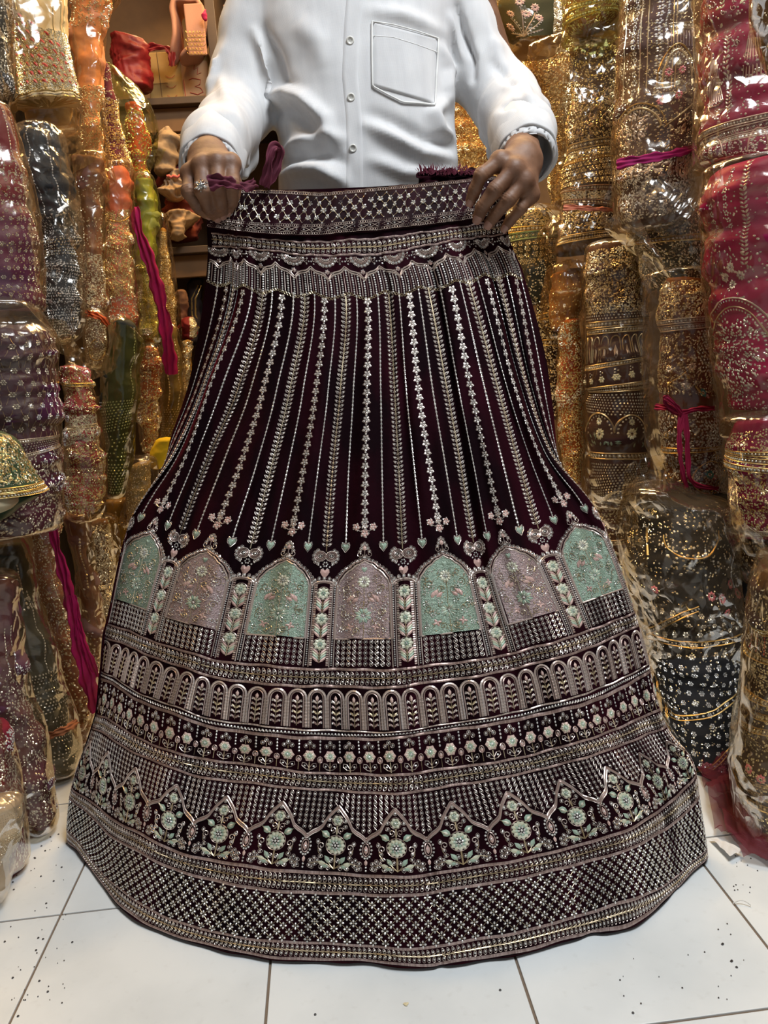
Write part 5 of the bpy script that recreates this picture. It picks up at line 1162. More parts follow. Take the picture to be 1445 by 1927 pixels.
# third tier
b = BL('large deep purple quilted skirt with silver flower lattice, at the left edge', [(612,-70,70),(640,-70,104),(700,-70,113),(800,-70,118),(880,-70,121),(940,-70,122),(1005,-70,118)], C('deep_purple_satin', (.085,.018,.045), (.035,.010,.03), .4, .5, (.3,.05,.15), 7), Y=1.36, seed=16, wr=.0035, wsc=(1,1,5))
b.lattice(635, 815, 24, R=3.8, r=1.9); b.band(826, 6, rows=1); b.dots(836, 852, 6, 1.6); b.band(855, 5); b.glit(862, 1000, 500, 1.6); b.scrolls(865, 1000, 20, ZA); b.done().bag(F_CLEAR, [(560,-70,60),(600,-70,92),(650,-70,118),(700,-70,119),(800,-70,123),(880,-70,127),(960,-70,127),(1010,-70,124)], amp=.006)
sheet('bag_flap', [(20,590,1.32),(120,600,1.40),(160,668,1.46),(60,650,1.34)], F_AMB, b.root, .012, seed=161)
b = BL('watermelon pink skirt with wine bead bands, bulging out beside the quilted purple one', [(686,108,168),(715,112,176),(745,118,183),(800,119,190),(860,119,199),(920,121,201),(952,126,196),(968,134,184)], C('watermelon_pink_net', (.42,.07,.07), (.24,.02,.06), .6, .3, scale=8), Y=1.52, seed=17, wr=.006, wsc=(1,1,4))
b.glit(692, 780, 260, 1.3, GS); b.band(722, 5, GS, AG); b.glit(780, 830, 400, 1.4); b.glit(830, 965, 900, 1.2, GS); b.dots(880, 915, 6, 1.4); b.dots(930, 962, 7, 1.4); b.band(800, 5, GS); b.flower(146, 832, 6, PK); b.flower(155, 916, 6, PK); b.flower(180, 895, 6, PK); b.done().bag(F_AMB, [(680,112,150),(722,112,178),(745,114,190),(800,115,197),(860,116,206),(920,118,207),(960,122,202),(985,130,188)], amp=.008)
sheet('bag_flap', [(110,660,1.50),(175,655,1.54),(212,690,1.58),(140,730,1.50)], F_AMB, b.root, .011, seed=171)
b = BL('dark olive grey skirt closely dotted with silver beads, behind the watermelon pink one', [(600,205,240),(625,206,258),(660,202,262),(700,192,254),(750,189,252),(850,198,241),(932,200,233)], C('dark_olive_chiffon', (.045,.042,.028), (.03,.03,.025)), Y=1.70, seed=18, wr=.005)
b.dots(755, 812, 6, 1.6); b.dots(818, 870, 7.5, 1.7, skip=.3); b.dots(872, 930, 6, 1.6); b.strand([.9], 620, 760); b.done().bag(F_GRN, [(592,204,244),(625,200,270),(650,198,276),(700,186,258),(750,185,260),(850,194,252),(940,196,240)], amp=.010)
sheet('bag_flap', [(206,608,1.64),(262,616,1.70),(240,660,1.70),(208,700,1.64)], F_AMB, b.root, .010, seed=181)
b = BL('copper orange pleated skirt in a tight shiny bag behind the olive grey one', [(650,264,298),(690,260,305),(760,260,304),(820,262,300),(856,270,292)], C('copper_satin', (.42,.11,.04), (.34,.09,.04), .35, .4), Y=1.98, seed=19, wr=.005, wsc=(1,1,6))
b.strand([.8, -.2], 652, 790); b.glit(655, 745, 200, 1.2, GS); b.glit(745, 850, 400, 1.4, GS); b.done().bag(F_AMB, amp=.008, sc=18)
b = BL('khaki gold skirt with rows of fine dots at the end of the left pile', [(612,306,330),(690,302,346),(780,302,343),(842,304,330)], C('khaki_gold_net', (.20,.15,.05)), Y=2.1, seed=20)
b.dots(770, 838, 5, 1.2, GS); b.strand([-.3, .6], 640, 770, mat=GS); b.done().bag(F_AMB, amp=.006)
Bundle('cloth_bundle', 'plain bright yellow cloth bundle beside the held skirt, low in the left pile', [(822,296,330),(845,284,325),(870,280,316),(884,284,306)], C('bright_yellow_cotton', (.80,.58,.02), (.70,.47,.02), .8, .2), Y=1.9, cat='cloth', seed=21)
b = BL('pale gold skirt puffed inside a clear bag under the yellow cloth', [(866,244,288),(905,238,290),(950,240,276),(985,236,262)], C('pale_gold_net', (.40,.29,.12)), Y=1.82, seed=22)
b.glit(870, 980, 200, 1.2, GS); b.done().bag(F_CLEAR, [(855,240,292),(905,230,294),(950,232,282),(992,228,266)], amp=.012)
b = BL('mustard skirt low behind the brown beaded one, beside the held skirt', [(935,196,252),(1000,204,246),(1090,214,238),(1150,214,232)], C('mustard_net', (.36,.22,.03)), Y=1.86, seed=23)
b.glit(960, 1140, 120, 1.2, GS); b.strand([-.4], 960, 1060); b.done().bag(F_AMB, [(930,192,258),(1000,200,252),(1090,210,240),(1155,210,236)], amp=.010)
# green embroidered hem jutting out
b = BL('bottle green skirt with thick gold leaf embroidery jutting out at the left edge', [(816,-90,-10),(830,-90,24),(855,-90,44),(880,-90,60),(905,-90,82),(930,-90,97)], C('bottle_green_silk', (.05,.07,.03), (.03,.05,.02)), Y=1.20, b=.09, seed=24, round_=4)
b.leaves(826, 905, 150, AG, 10); b.leaves(826, 905, 90, GN, 8); b.glit(825, 905, 240, 1.4, GS); b.scrolls(826, 903, 50, GO, 5); b.band(908, 8, GS, AG); b.band(918, 7, ST, AG); b.done()
o = Bundle('garment_lining', 'dark green satin lining hanging under the gold leaf embroidered hem', [(928,-90,96),(945,-90,72),(965,-90,45),(985,-90,22)], C('dark_green_satin', (.012,.035,.02), None, .4, .3), Y=1.22, b=.05, seed=25, cat='cloth', round_=6)
o = Bundle('rolled_garment', 'pale sage rolled cloth with crumpled tan net under the green hem', [(934,-90,26),(955,-90,44),(975,-90,20)], C('sage_cloth', (.38,.42,.30), (.45,.27,.15)), Y=1.13, b=.02, seed=26, cat='cloth', wr=.004)
# bottom tier
b = BL('dusty rose skirt in a long bag standing on the floor, under the bottle green hem', [(935,66,98),(990,50,108),(1060,56,120),(1130,74,134),(1200,92,152),(1290,112,172),(1352,130,172),(1362,138,166)], C('dusty_rose_net', (.34,.15,.11), (.25,.12,.09)), Y=1.55, seed=27, wr=.006)
b.strand([.2], 1080, 1200); b.glit(1000, 1350, 500, 1.2); b.glit(940, 1000, 120, 1.4, GS); b.done().bag(F_AMB, [(940,64,104),(990,36,112),(1060,46,124),(1130,66,140),(1200,84,158),(1290,106,178),(1366,126,176)], amp=.011)
o = strap('tulle_scarf', [(95,982,1.46),(110,1040,1.455),(125,1100,1.45),(137,1160,1.45),(152,1230,1.455),(168,1290,1.46),(181,1342,1.47)], .024, None, .5, M_TUL, .004, 90); tag(o, 'long magenta tulle scarf hanging over the dusty rose bag to the floor', 'scarf')
ribbon_part('scarf_end', [(136,1120,1.45),(150,1190,1.45),(172,1250,1.46),(184,1275,1.47)], .014, M_TUL, None).parent = o
b = BL('faded mauve skirt with silver dots behind the long magenta scarf', [(960,118,166),(1010,128,170),(1100,142,186),(1200,162,196),(1300,166,194),(1348,160,182)], C('faded_mauve_net', (.26,.16,.14), (.2,.11,.1)), Y=1.66, seed=29, wr=.006)
b.dots(1180, 1230, 7, 1.5, skip=.2); b.glit(1230, 1340, 260, 1.3); b.strand([0], 1010, 1100); b.done().bag(F_AMB, [(955,114,172),(1010,124,176),(1060,134,186),(1100,138,192),(1200,158,202),(1300,162,200),(1354,156,186)], amp=.010)
b = BL('brown skirt with bead clusters beside the arched panels of the held skirt', [(975,158,208),(1040,165,222),(1100,170,222),(1180,178,214),(1260,186,206),(1300,188,200)], C('walnut_brown_net', (.16,.09,.06)), Y=1.74, seed=30, wr=.005)
b.glit(985, 1150, 700, 1.5); b.lattice(1040, 1180, 22, line=None); b.done().bag(F_AMB, [(965,154,216),(1040,160,232),(1100,166,230),(1180,174,218),(1260,182,210),(1310,184,204)], amp=.009)
b = BL('dark olive silver dotted skirt with an orange tie near its foot, on the floor', [(1025,-30,40),(1060,-25,58),(1120,-10,68),(1200,18,96),(1300,34,122),(1380,48,146),(1425,66,152),(1452,96,146)], C('olive_black_net', (.07,.065,.045), (.04,.045,.04)), Y=1.42, seed=31, wr=.005)
b.strand([.35], 1060, 1110); b.strand([.55], 1110, 1260); b.glit(1120, 1140, 30, 2); b.dots(1262, 1330, 6.5, 1.6, skip=.25); b.dots(1335, 1440, 7, 1.6, skip=.35); b.done().bag(F_CLEAR, [(960,-40,30),(1000,-34,50),(1060,-28,72),(1120,-12,78),(1200,12,104),(1300,30,130),(1380,44,154),(1430,62,160),(1458,92,150)], amp=.006)
ribbon_part('fabric_tie', [(88,1386,1.325),(105,1380,1.32),(125,1372,1.325),(146,1356,1.35)], .013, C('burnt_orange', (.42,.15,.06)), b.root, label='burnt orange fabric tie')
b = BL('plum skirt in a loose dusty bag on the floor, left of the dark olive one', [(1085,-70,22),(1120,-70,40),(1200,-70,52),(1300,-50,60),(1380,-20,84),(1460,10,98),(1505,36,104),(1532,52,96)], C('plum_net', (.10,.03,.06), (.16,.08,.08)), Y=1.24, seed=32, wr=.006)
b.glit(1250, 1520, 500, 1.4); b.strand([.3, .6], 1180, 1270); b.done().bag(F_CLEAR, [(1072,-70,24),(1090,-70,46),(1140,-70,50),(1190,-70,60),(1240,-66,56),(1300,-50,66),(1380,-24,92),(1460,6,104),(1510,32,109),(1540,48,100)], amp=.010)
b = BL('crimson skirt with sequins at the lower left corner, above the ivory net bag', [(1368,-80,8),(1400,-80,30),(1450,-80,40),(1520,-80,46),(1560,-80,44)], C('crimson_net', (.20,.008,.02), (.10,.01,.03)), Y=1.13, seed=33)
b.glit(1380, 1550, 500, 1.6); b.done().bag(F_CLEAR, [(1355,-80,6),(1400,-80,36),(1450,-80,46),(1520,-80,54),(1570,-80,52)], amp=.009)
b = BL('ivory net skirt in a crushed clear bag on the floor at the lower left corner', [(1505,-80,50),(1530,-80,55),(1580,-80,46),(1640,-80,26),(1676,-80,4)], C('ivory_net', (.55,.40,.24), (.45,.34,.22)), Y=1.06, seed=34, wr=.006)
b.dots(1520, 1620, 5, 1.0, GS); b.done().bag(F_WHT, [(1490,-80,46),(1530,-80,61),(1580,-80,52),(1640,-80,34),(1684,-80,10)], amp=.011)
# ------------------------------------------------ right wall, top tier
b = BR('antique gold skirt with a dark green panel of pink flowers, hanging behind the right sleeve', [(-50,890,1066),(0,905,1066),(60,932,1062),(98,968,1052)], C('antique_gold_tissue', (.42,.24,.05), (.28,.16,.04), .5, .3), Y=2.05, b=.08, seed=35, round_=5)
t0 = b.thx(np.array([948., 985, 1030, 1036]), np.array([40., 18, 30, 60])); b.glit(-45, 92, 2200, 1.5, GS); b.scrolls(-40, 90, 60, AG, 7); b.strand(b.thx(np.array([1050., 1058]), np.array([20., 20])), -45, 90, 'leaf', GS, AG)
pv = []
for j, y in enumerate(np.linspace(18, 92, 14)):
    for i, x in enumerate(np.linspace(946+max(0, y-60)*.5, 1034+(y-18)*.02, 12)): pv.append(b.map(np.array([float(b.thx(x, y))]), np.array([y]), np.array([3.2]))[0])
put(mesh_np('green_panel', np.array(pv), grid_faces(14, 12), C('dark_olive_panel', (.07,.065,.025)), None, True), b.root)
e = Emb(b.fx, lambda p, v, z: b.map(p, v, z+3.5), (-1.9, 1.9))
for x, y in ((982,30),(968,50),(968,72),(1003,42),(1010,60),(992,52)): e.add(petals(9, 1, 7.5, 4, 1.6), RO, b.thx(x, y), y); e.add(ringbeads(5, 3, 1.2), ST, b.thx(x, y), y)
for (x0a, y0a), (x1a, y1a) in (((990,90),(982,38)),((990,90),(968,58)),((990,90),(968,80)),((990,90),(1003,50)),((990,90),(1012,66)),((990,90),(975,86)),((990,90),(1014,82))):
    xx = np.linspace(x0a, x1a, 8)+3*np.sin(np.linspace(0, 3, 8)); yy = np.linspace(y0a, y1a, 8); e.line(b.thx(xx, yy), yy, ZA, 1.4, 1); e.add(t_bead5(1.5), ST, b.thx(xx+3, yy), yy)
o = e.build('panel_flowers', None); put(o, b.root); o['kind'] = 'stuff'; b.done().bag(F_AMB, [(-50,886,1072),(0,900,1072),(60,926,1066),(104,960,1056)], amp=.008)
b = BR('glittering gold and rust skirt seen through the gap under the right arm', [(118,836,905),(160,838,925),(230,842,938),(300,850,945),(352,862,940)], C('gold_rust_brocade', (.34,.17,.03), (.24,.06,.02), .4, .3, scale=20), Y=2.35, seed=36, wr=.008)
b.glit(130, 345, 1500, 1.5, GS); b.scrolls(130, 345, 60, AG, 7); b.done().bag(F_AMB, [(110,834,912),(160,836,932),(230,838,944),(300,846,950),(356,858,946)], amp=.014)
b = BR('rust brown skirt with pearl edging at the top, folded over an olive bag', [(-50,1062,1176),(0,1062,1172),(35,1062,1170),(62,1068,1140)], C('rust_brown_silk', (.26,.09,.03), (.18,.06,.03)), Y=1.86, seed=37, round_=8)
b.band(18, 8, ST, AG); b.band(34, 7, ST, AG); b.glit(-40, 60, 300, 1.4, GS); b.done().bag(F_GRN, [(-50,1058,1180),(0,1058,1177),(40,1056,1176),(90,1050,1172)], amp=.008)
b = BR('dark brown skirt with banded gold embroidery in a big golden bag beside the right hand', [(84,1068,1160),(160,1074,1166),(260,1064,1158),(330,1056,1156),(400,1054,1156),(480,1040,1152)], C('dark_brown_georgette', (.055,.030,.022), (.035,.02,.016)), Y=1.92, seed=38)
b.scrolls(175, 270, 90, GO, 6); b.leaves(175, 265, 40, PZ, 8); b.glit(100, 270, 500, 1.4, GS); b.band(272, 12, ST, GO); b.glit(288, 302, 180, 1.3, GS); b.band(304, 5, GS, AG)
b.dots(312, 352, 6.5, 1.8, GS); b.lattice(316, 352, 12, GS, 3, 1.4, None); b.band(358, 7, ST, PZ); b.glit(366, 380, 200, 1.3); b.band(382, 8, ST, PZ); b.scrolls(402, 440, 20, ZA, 6); b.glit(398, 440, 200, 1.5, GS); b.band(444, 12, ST, GO, 2)
b.done().bag(F_AMB, [(62,1002,1140),(90,985,1172),(150,1004,1172),(240,1028,1164),(300,1040,1160),(400,1034,1160),(440,1010,1158),(500,1020,1152),(560,1024,1110)], amp=.013)
ribbon_part('fabric_tie', [(1060,391,1.83),(1090,391,1.82),(1125,393,1.82),(1153,395,1.84)], .011, C('salmon_cotton', (.60,.22,.14)), b.root, label='salmon pink fabric tie')
sheet('bag_flap', [(1005,382,1.86),(1062,386,1.84),(1060,420,1.86),(1012,402,1.9)], F_AMB, b.root, .008, seed=381)
b = BR('tall brown skirt with looped gold borders, pink flowers in an arch and a magenta tie', [(-50,1172,1330),(0,1168,1326),(100,1160,1318),(200,1158,1312),(300,1155,1308),(400,1162,1300),(425,1170,1280)], C('warm_brown_crepe', (.085,.042,.032), (.06,.032,.026)), Y=1.62, seed=39, wr=.002)
for xa in (1180, 1212, 1225, 1262, 1268, 1300): b.e.line(b.thx(np.full(24, float(xa))+np.linspace(4, -4, 24), np.linspace(-45, 190, 24)), np.linspace(-45, 190, 24), GO, 2.4, 1.3)
for xa in (1196, 1240): b.strand([float(b.thx(xa, 100))], -40, 195, 'flower'); b.strand([float(b.thx(xa+11, 100))], -40, 195)
b.strand([float(b.thx(1284, 50))], -40, 70, 'leaf', ST, GO); b.band(72, 12, ST, GO, lo=.2, hi=1.2)
b.arcs(1271, 175, 27, 58, GO, ST, math.pi*.95, math.pi*2.05, 4); b.arcs(1271, 175, 34, 66, AG, GS, math.pi*.98, math.pi*2.02, 3)
for xa in np.linspace(1252, 1296, 9): b.e.line(b.thx(np.full(6, xa), np.linspace(88, 112, 6)), np.linspace(88, 112, 6), PZ, 1.6, .9)
for x, y in ((1254,157),(1278,152),(1242,210),(1272,207)): b.flower(x, y, 9, PK)
for x, y in ((1248,182),(1270,180),(1270,138)): b.flower(x, y, 7, CR)
b.scrolls(130, 215, 18, GO, 5, lo=.1, hi=.9)
b.arcs(1200, 262, 42, 50, GO, ST, math.pi, math.pi*1.95, 3.5); b.arcs(1200, 262, 50, 58, AG, GS, math.pi, math.pi*1.95, 2.5); b.e.line(b.thx(np.linspace(1245, 1302, 12), np.linspace(258, 222, 12)), np.linspace(258, 222, 12), GO, 4, 1.5)
b.leaves(222, 278, 40, ZA, 10, lo=-1.2, hi=-.2); b.leaves(240, 280, 20, GO, 10, lo=.3, hi=1.3)
b.leaves(310, 345, 46, ZA, 13); b.dots(318, 400, 7, 1.7, lo=.7); b.glit(310, 415, 600, 1.5); b.glit(-45, 300, 800, 1.3, GS)
b.done().bag(F_CLEAR, [(-50,1166,1345),(0,1160,1345),(100,1153,1335),(200,1150,1322),(300,1148,1315),(400,1152,1310),(440,1165,1285)], amp=.006)
ribbon_part('fabric_tie', [(1160,310,1.55),(1190,303,1.53),(1230,296,1.525),(1270,288,1.53),(1306,277,1.55)], .0165, C('magenta_cotton', (.34,.01,.11), (.25,.01,.09)), b.root, label='magenta fabric tie')
b = BR('raspberry skirt with pink bells in gold thread, at the top right edge', [(-50,1318,1540),(60,1316,1540),(150,1316,1540),(230,1310,1540),(312,1306,1540)], C('raspberry_silk', (.27,.003,.06), (.17,.002,.04), .55, .2, (.7,.02,.15)), Y=1.36, seed=40)
b.strand([float(b.thx(x, 150)) for x in (1375,)], 90, 225, 'leaf'); b.strand([float(b.thx(1365, 0))], -40, 30, 'leaf', ST, CR)
for x, y, s_ in ((1350,160,1.0), (1422,130,1.25)):
    for dx in np.linspace(-1, 1, 8): b.e.line(b.thx(np.linspace(x+dx*5*s_, x+dx*15*s_, 6), np.linspace(y-35*s_, y+28*s_, 6)), np.linspace(y-35*s_, y+28*s_, 6), RO if abs(dx) < .9 else ZA, 2, 1)
    b.arcs(x, y+28*s_, 17*s_, 7*s_, RO, ST, 0, 3.14)
for y, h in ((238,8),(250,12),(266,8)): b.band(y, h, ST, ZA)
b.glit(-40, 232, 300, 1.6); b.scrolls(-40, 225, 30, ZA, 7); b.glit(275, 310, 200, 1.6); b.leaves(-40, 60, 16, CR, 12)
for x in (1352, 1425): b.arcs(x, 300, 14, 40, RO, ST)
b.done().bag(F_CLEAR, [(-50,1308,1540),(60,1306,1540),(150,1306,1540),(230,1302,1540),(318,1300,1540)], amp=.009)
b = BR('cocoa skirt edge at the very top right corner, over the raspberry one', [(-50,1412,1560),(30,1416,1560),(90,1432,1560),(130,1450,1560)], C('cocoa_net', (.10,.06,.04)), Y=1.10, seed=41, b=.04)
b.glit(-45, 120, 160, 1.5); b.done().bag(F_AMB, amp=.006)
# middle
b = BR('bright raspberry skirt with bead drops above a circle of stones, in glossy film', [(302,1345,1540),(325,1326,1540),(400,1321,1540),(500,1324,1540),(560,1332,1540),(650,1344,1540),(720,1356,1540),(772,1366,1540)], C('bright_raspberry_silk', (.38,.002,.085), (.26,.002,.06), .5, .2, (.8,.02,.2)), Y=1.30, seed=42, wr=.004)
b.strand([float(b.thx(1408, 400))], 315, 505, 'leaf'); b.strand([float(b.thx(x, 380)) for x in (1372, 1444)], 320, 430, 'flower'); b.strand([float(b.thx(1350, 440))], 380, 470, 'flower')
for dx, q in ((0, 0), (18, 1), (-14, 1), (4, 2)): b.flower(1380+dx, 505+q*14, 9, ZA)
b.glit(330, 560, 140, 1.6); b.leaves(480, 545, 14, ZA, 9); b.arcs(1385, 665, 74, 108, ZA, ST, math.pi*.82, math.pi*2.0, 3); b.arcs(1385, 665, 62, 92, GO, ST, math.pi*.82, math.pi*2.0, 2.5)
rr = np.random.default_rng(3)
for k in range(330):
    x, y = 1385+rr.uniform(-52, 52), 668+rr.uniform(-78, 84)
    if ((x-1385)/52)**2+((y-668)/84)**2 < 1: b.e.add(t_bead(2.3), ST, b.thx(x, y), y)
b.glit(590, 765, 300, 1.6); b.done().bag(F_CLEAR, [(292,1335,1540),(318,1316,1540),(400,1312,1540),(500,1316,1540),(560,1324,1540),(650,1336,1540),(720,1348,1540),(780,1352,1540),(800,1360,1540)], amp=.008, sc=16)
b = BR('wine red skirt with gold thread bands below the circle of stones at the right edge', [(778,1380,1540),(810,1369,1540),(900,1367,1540),(970,1371,1540),(1008,1388,1540)], C('wine_red_silk', (.24,.003,.05), (.15,.004,.035)), Y=1.26, seed=43)
for y in (842, 856, 872): b.band(y, 9, ST, AG)
b.scrolls(885, 985, 60, AG, 7); b.leaves(885, 985, 40, AG, 9); b.glit(800, 1000, 900, 1.6, GS); b.band(988, 7); b.done().bag(F_CLEAR, [(770,1350,1540),(815,1347,1540),(830,1362,1540),(900,1360,1540),(970,1364,1540),(1020,1382,1540),(1050,1400,1540)], amp=.009)
b = BR('black skirt with gold flower net and sage band, behind the fingertips at right', [(392,948,1050),(450,950,1048),(520,958,1046),(574,985,1050)], C('black_green_net', (.022,.020,.014), (.03,.03,.02)), Y=2.12, seed=44)
b.glit(395, 430, 300, 1.5, GS); b.band(432, 8, ST, AG); b.band(442, 12, GS, GN); b.lattice(462, 500, 12, GS, 3.4, 1.6, None); b.glit(460, 570, 200, 1.2, GS); b.done().bag(F_AMB, amp=.010)
b = BR('grey green embroidered skirt seen dimly through a large clear film flap, right side', [(398,1178,1332),(440,1180,1336),(500,1196,1340),(545,1222,1342)], C('grey_green_net', (.12,.11,.06), (.08,.06,.04)), Y=1.66, b=.06, seed=54)
b.scrolls(402, 540, 70, GO, 7); b.glit(402, 540, 700, 1.4, GS); b.band(452, 8, ST, AG); b.done()
b = BR('ochre tissue skirt behind the folds of the big golden bag beside the right sleeve', [(70,972,1082),(160,985,1080),(260,1020,1075),(370,1034,1072),(392,1040,1066)], C('ochre_tissue', (.26,.13,.03), (.18,.08,.02)), Y=2.22, b=.06, seed=55)
b.glit(75, 385, 1200, 1.5, GS); b.scrolls(80, 385, 60, AG, 7); b.done()
b = BR('rust skirt inside a puffed crumpled golden bag beside the held skirt', [(505,1042,1102),(545,1034,1106),(590,1030,1094),(625,1034,1062)], C('soft_rust_net', (.36,.18,.08)), Y=1.98, seed=45)
b.glit(510, 620, 80, 1.5, GS); b.done().bag(F_AMB, [(488,1030,1112),(520,1016,1114),(560,1012,1108),(600,1020,1098),(640,1028,1062)], amp=.018, sc=20)
b = BR('maroon brown skirt banded with arches, flowers and bouquets, mid right', [(455,1108,1180),(520,1100,1214),(600,1100,1218),(700,1100,1220),(800,1104,1224),(880,1104,1226),(925,1112,1216),(946,1130,1190)], C('maroon_brown_velvet', (.040,.014,.014), (.06,.02,.02), .8, .5), Y=1.78, seed=46, wr=.003)
b.glit(470, 590, 700, 1.5, GS); b.scrolls(470, 570, 40, ZA, 6); b.dots(578, 600, 6, 1.7); b.band(604, 10, ST, GO, 1); b.band(618, 8, ST, GO)
for k in range(9):
    t = -1.3+k*.325; b.e.add(t_rib(np.vstack([[(-7, 44)], arc(0, 12, 7, 12, math.pi, 2*math.pi, 8), [(7, 44)]]), 2.4, 1.3), GO, t, 632); b.e.add(t_leaf(26, 5, 1.3, 0, 42, -math.pi/2), ZA, t, 632)
b.band(680, 7, ST, GO)
for k in range(7): t = -1.25+k*.42; b.e.add(petals(6, 1, 7, 5, 1.8), CR, t, 708); b.e.add(t_bead(1.8, h=2), ST, t, 708); b.e.add(ringbeads(3, 3, 1.6), ST, t, 696)
b.band(722, 12, ST, GO, 2); b.dots(740, 780, 6, 1.7)
for x in (1130, 1186):
    b.arcs(x, 810, 28, 34, GO, ST, math.pi, 2*math.pi, 3); b.flower(x, 812, 11, CR, ST, 10); b.flower(x, 790, 7, CR); b.leaves(800, 840, 8, MI, 9)
b.band(848, 10, ST, GO, 1); b.dots(868, 935, 5.5, 1.9, GS, lo=-1.1, hi=1.1); b.dots(868, 935, 5.5, 1.9, lo=-1.1, hi=1.1)
b.done().bag(F_CLEAR, [(448,1100,1190),(520,1090,1222),(600,1092,1226),(700,1092,1228),(800,1096,1232),(880,1096,1236),(930,1102,1228),(960,1114,1200)], amp=.009, sc=16)
b = BR('burnt orange skirt with peacock borders tied with a raspberry bow, mid right', [(520,1250,1330),(560,1240,1342),(640,1237,1346),(720,1236,1350),(800,1236,1358),(880,1246,1364),(925,1256,1366),(948,1274,1360)], C('burnt_orange_silk', (.19,.065,.018), (.07,.025,.015), .6, .3, scale=9), Y=1.52, seed=47, wr=.003)
b.glit(530, 600, 400, 1.6, GS); b.band(600, 8); b.band(612, 8); b.dots(626, 700, 7, 1.9, lo=.3); b.glit(625, 740, 400, 1.5, GS)
b.e.line(b.thx(np.array([1240., 1262, 1290, 1318, 1345]), np.array([760., 722, 700, 735, 762])), [760, 722, 700, 735, 762], AG, 5, 1.6)
for x, y in ((1262,690),(1292,725),(1300,690)): b.flower(x, y, 8, ZA)
for x, y in ((1323,735),(1330,890)): b.flower(x, y, 9, TL, ST, 9); b.flower(x+8, y+6, 5, PK)
b.flower(1255, 815, 9, AG); b.dots(790, 835, 7, 1.9, lo=.2, hi=1.2); b.band(838, 8, ST, AG); b.glit(770, 940, 700, 1.6); b.scrolls(850, 925, 26, AG, 8); b.arcs(1330, 895, 26, 28, AG, ST, math.pi*.6, math.pi*1.7); b.band(926, 7, ST, AG)
b.done().bag(F_CLEAR, [(500,1208,1340),(560,1206,1352),(640,1204,1354),(720,1206,1358),(800,1212,1364),(880,1226,1370),(935,1240,1372),(962,1268,1364)], amp=.010)
bw = ribbon_part('bow_ribbon', [(1232,765,1.44),(1255,768,1.41),(1280,778,1.405),(1310,770,1.41),(1345,768,1.43)], .010, C('raspberry_cotton', (.36,.012,.06)), b.root)
ribbon_part('bow_ribbon', [(1284,779,1.40),(1268,760,1.395),(1252,748,1.40),(1252,757,1.405),(1268,770,1.40),(1284,779,1.40)], .009, MATS['raspberry_cotton'], b.root)
ribbon_part('bow_ribbon', [(1283,779,1.40),(1278,820,1.395),(1282,870,1.395),(1292,918,1.405)], .0095, MATS['raspberry_cotton'], b.root); ribbon_part('bow_ribbon', [(1288,780,1.40),(1293,830,1.395),(1296,890,1.395),(1310,912,1.405),(1352,920,1.42)], .0095, MATS['raspberry_cotton'], b.root)
sheet('bag_flap', [(1180,372,1.44),(1225,330,1.42),(1335,330,1.36),(1345,560,1.40)], F_WHT, b.root, .014, 60, 60, 10, seed=471, bulge=.03); sheet('bag_flap', [(1130,418,1.48),(1190,385,1.45),(1260,520,1.44),(1215,500,1.48)], F_CLEAR, b.root, .010, seed=472, bulge=.02)
sheet('bag_flap', [(1205,500,1.48),(1262,500,1.45),(1255,860,1.44),(1222,880,1.46)], F_WHT, b.root, .010, 40, 70, 12, seed=473)
b = BR('narrow orange and yellow net skirt between the golden bag and the maroon brown one', [(598,1056,1092),(650,1050,1098),(720,1046,1102),(800,1048,1102),(860,1056,1100),(915,1062,1096)], C('orange_yellow_net', (.42,.13,.02), (.40,.05,.02), .6, .3, scale=9), Y=1.96, seed=48)
b.glit(605, 905, 1100, 1.3, GS); b.dots(700, 790, 6, 1.5, GS); b.done().bag(F_AMB, [(590,1048,1100),(650,1042,1104),(720,1040,1106),(800,1044,1106),(860,1050,1106),(925,1058,1102)], amp=.009)
b = BR('dark espresso skirt sliver against the right edge of the held skirt', [(560,1008,1056),(640,1014,1052),(720,1024,1052),(790,1034,1056)], C('espresso_net', (.05,.028,.018)), Y=2.1, seed=49)
b.band(590, 10, ST, AG); b.band(640, 10, ST, AG); b.glit(565, 780, 400, 1.4, GS); b.done()
# bottom right
b = BR('mauve brown skirt strip between the held skirt and the big black one', [(935,1100,1190),(1000,1118,1196),(1080,1140,1200),(1180,1165,1206),(1300,1195,1240)], C('mauve_brown_net', (.13,.06,.05)), Y=1.80, seed=50)
b.glit(940, 1200, 500, 1.4); b.dots(950, 990, 6, 1.5); b.band(1010, 8); b.done().bag(F_AMB, amp=.009)
b = BR('big black skirt with silver flowers and pink blooms in a torn bag, lower right', [(930,1205,1350),(955,1186,1380),(1040,1176,1404),(1150,1190,1404),(1250,1218,1400),(1350,1252,1394),(1425,1290,1390),(1470,1322,1386)], C('black_net', (.010,.010,.012), (.02,.018,.018)), Y=1.36, lean=-.26, seed=51, wr=.006, b=.10)
b.e.line(b.thx(np.array([1222., 1222, 1226]), np.array([940., 980, 1030])), [940, 980, 1030], AG, 7, 1.6); b.arcs(1300, 985, 46, 40, AG, GS, 0, math.pi, 3); b.glit(940, 1060, 130, 1.6, GS); b.glit(950, 1060, 90, 1.7)
for x, y in ((1332,1092),(1354,1096),(1384,1090),(1362,1120),(1372,1075),(1240,1090),(1330,1392),(1352,1400)): b.flower(x, y, 9, PK)
b.lattice(1128, 1230, 21, ST, 3.6, 1.9, None); b.lattice(1235, 1460, 19, ST, 3.2, 1.7, None); b.glit(1060, 1460, 260, 1.5, GS)
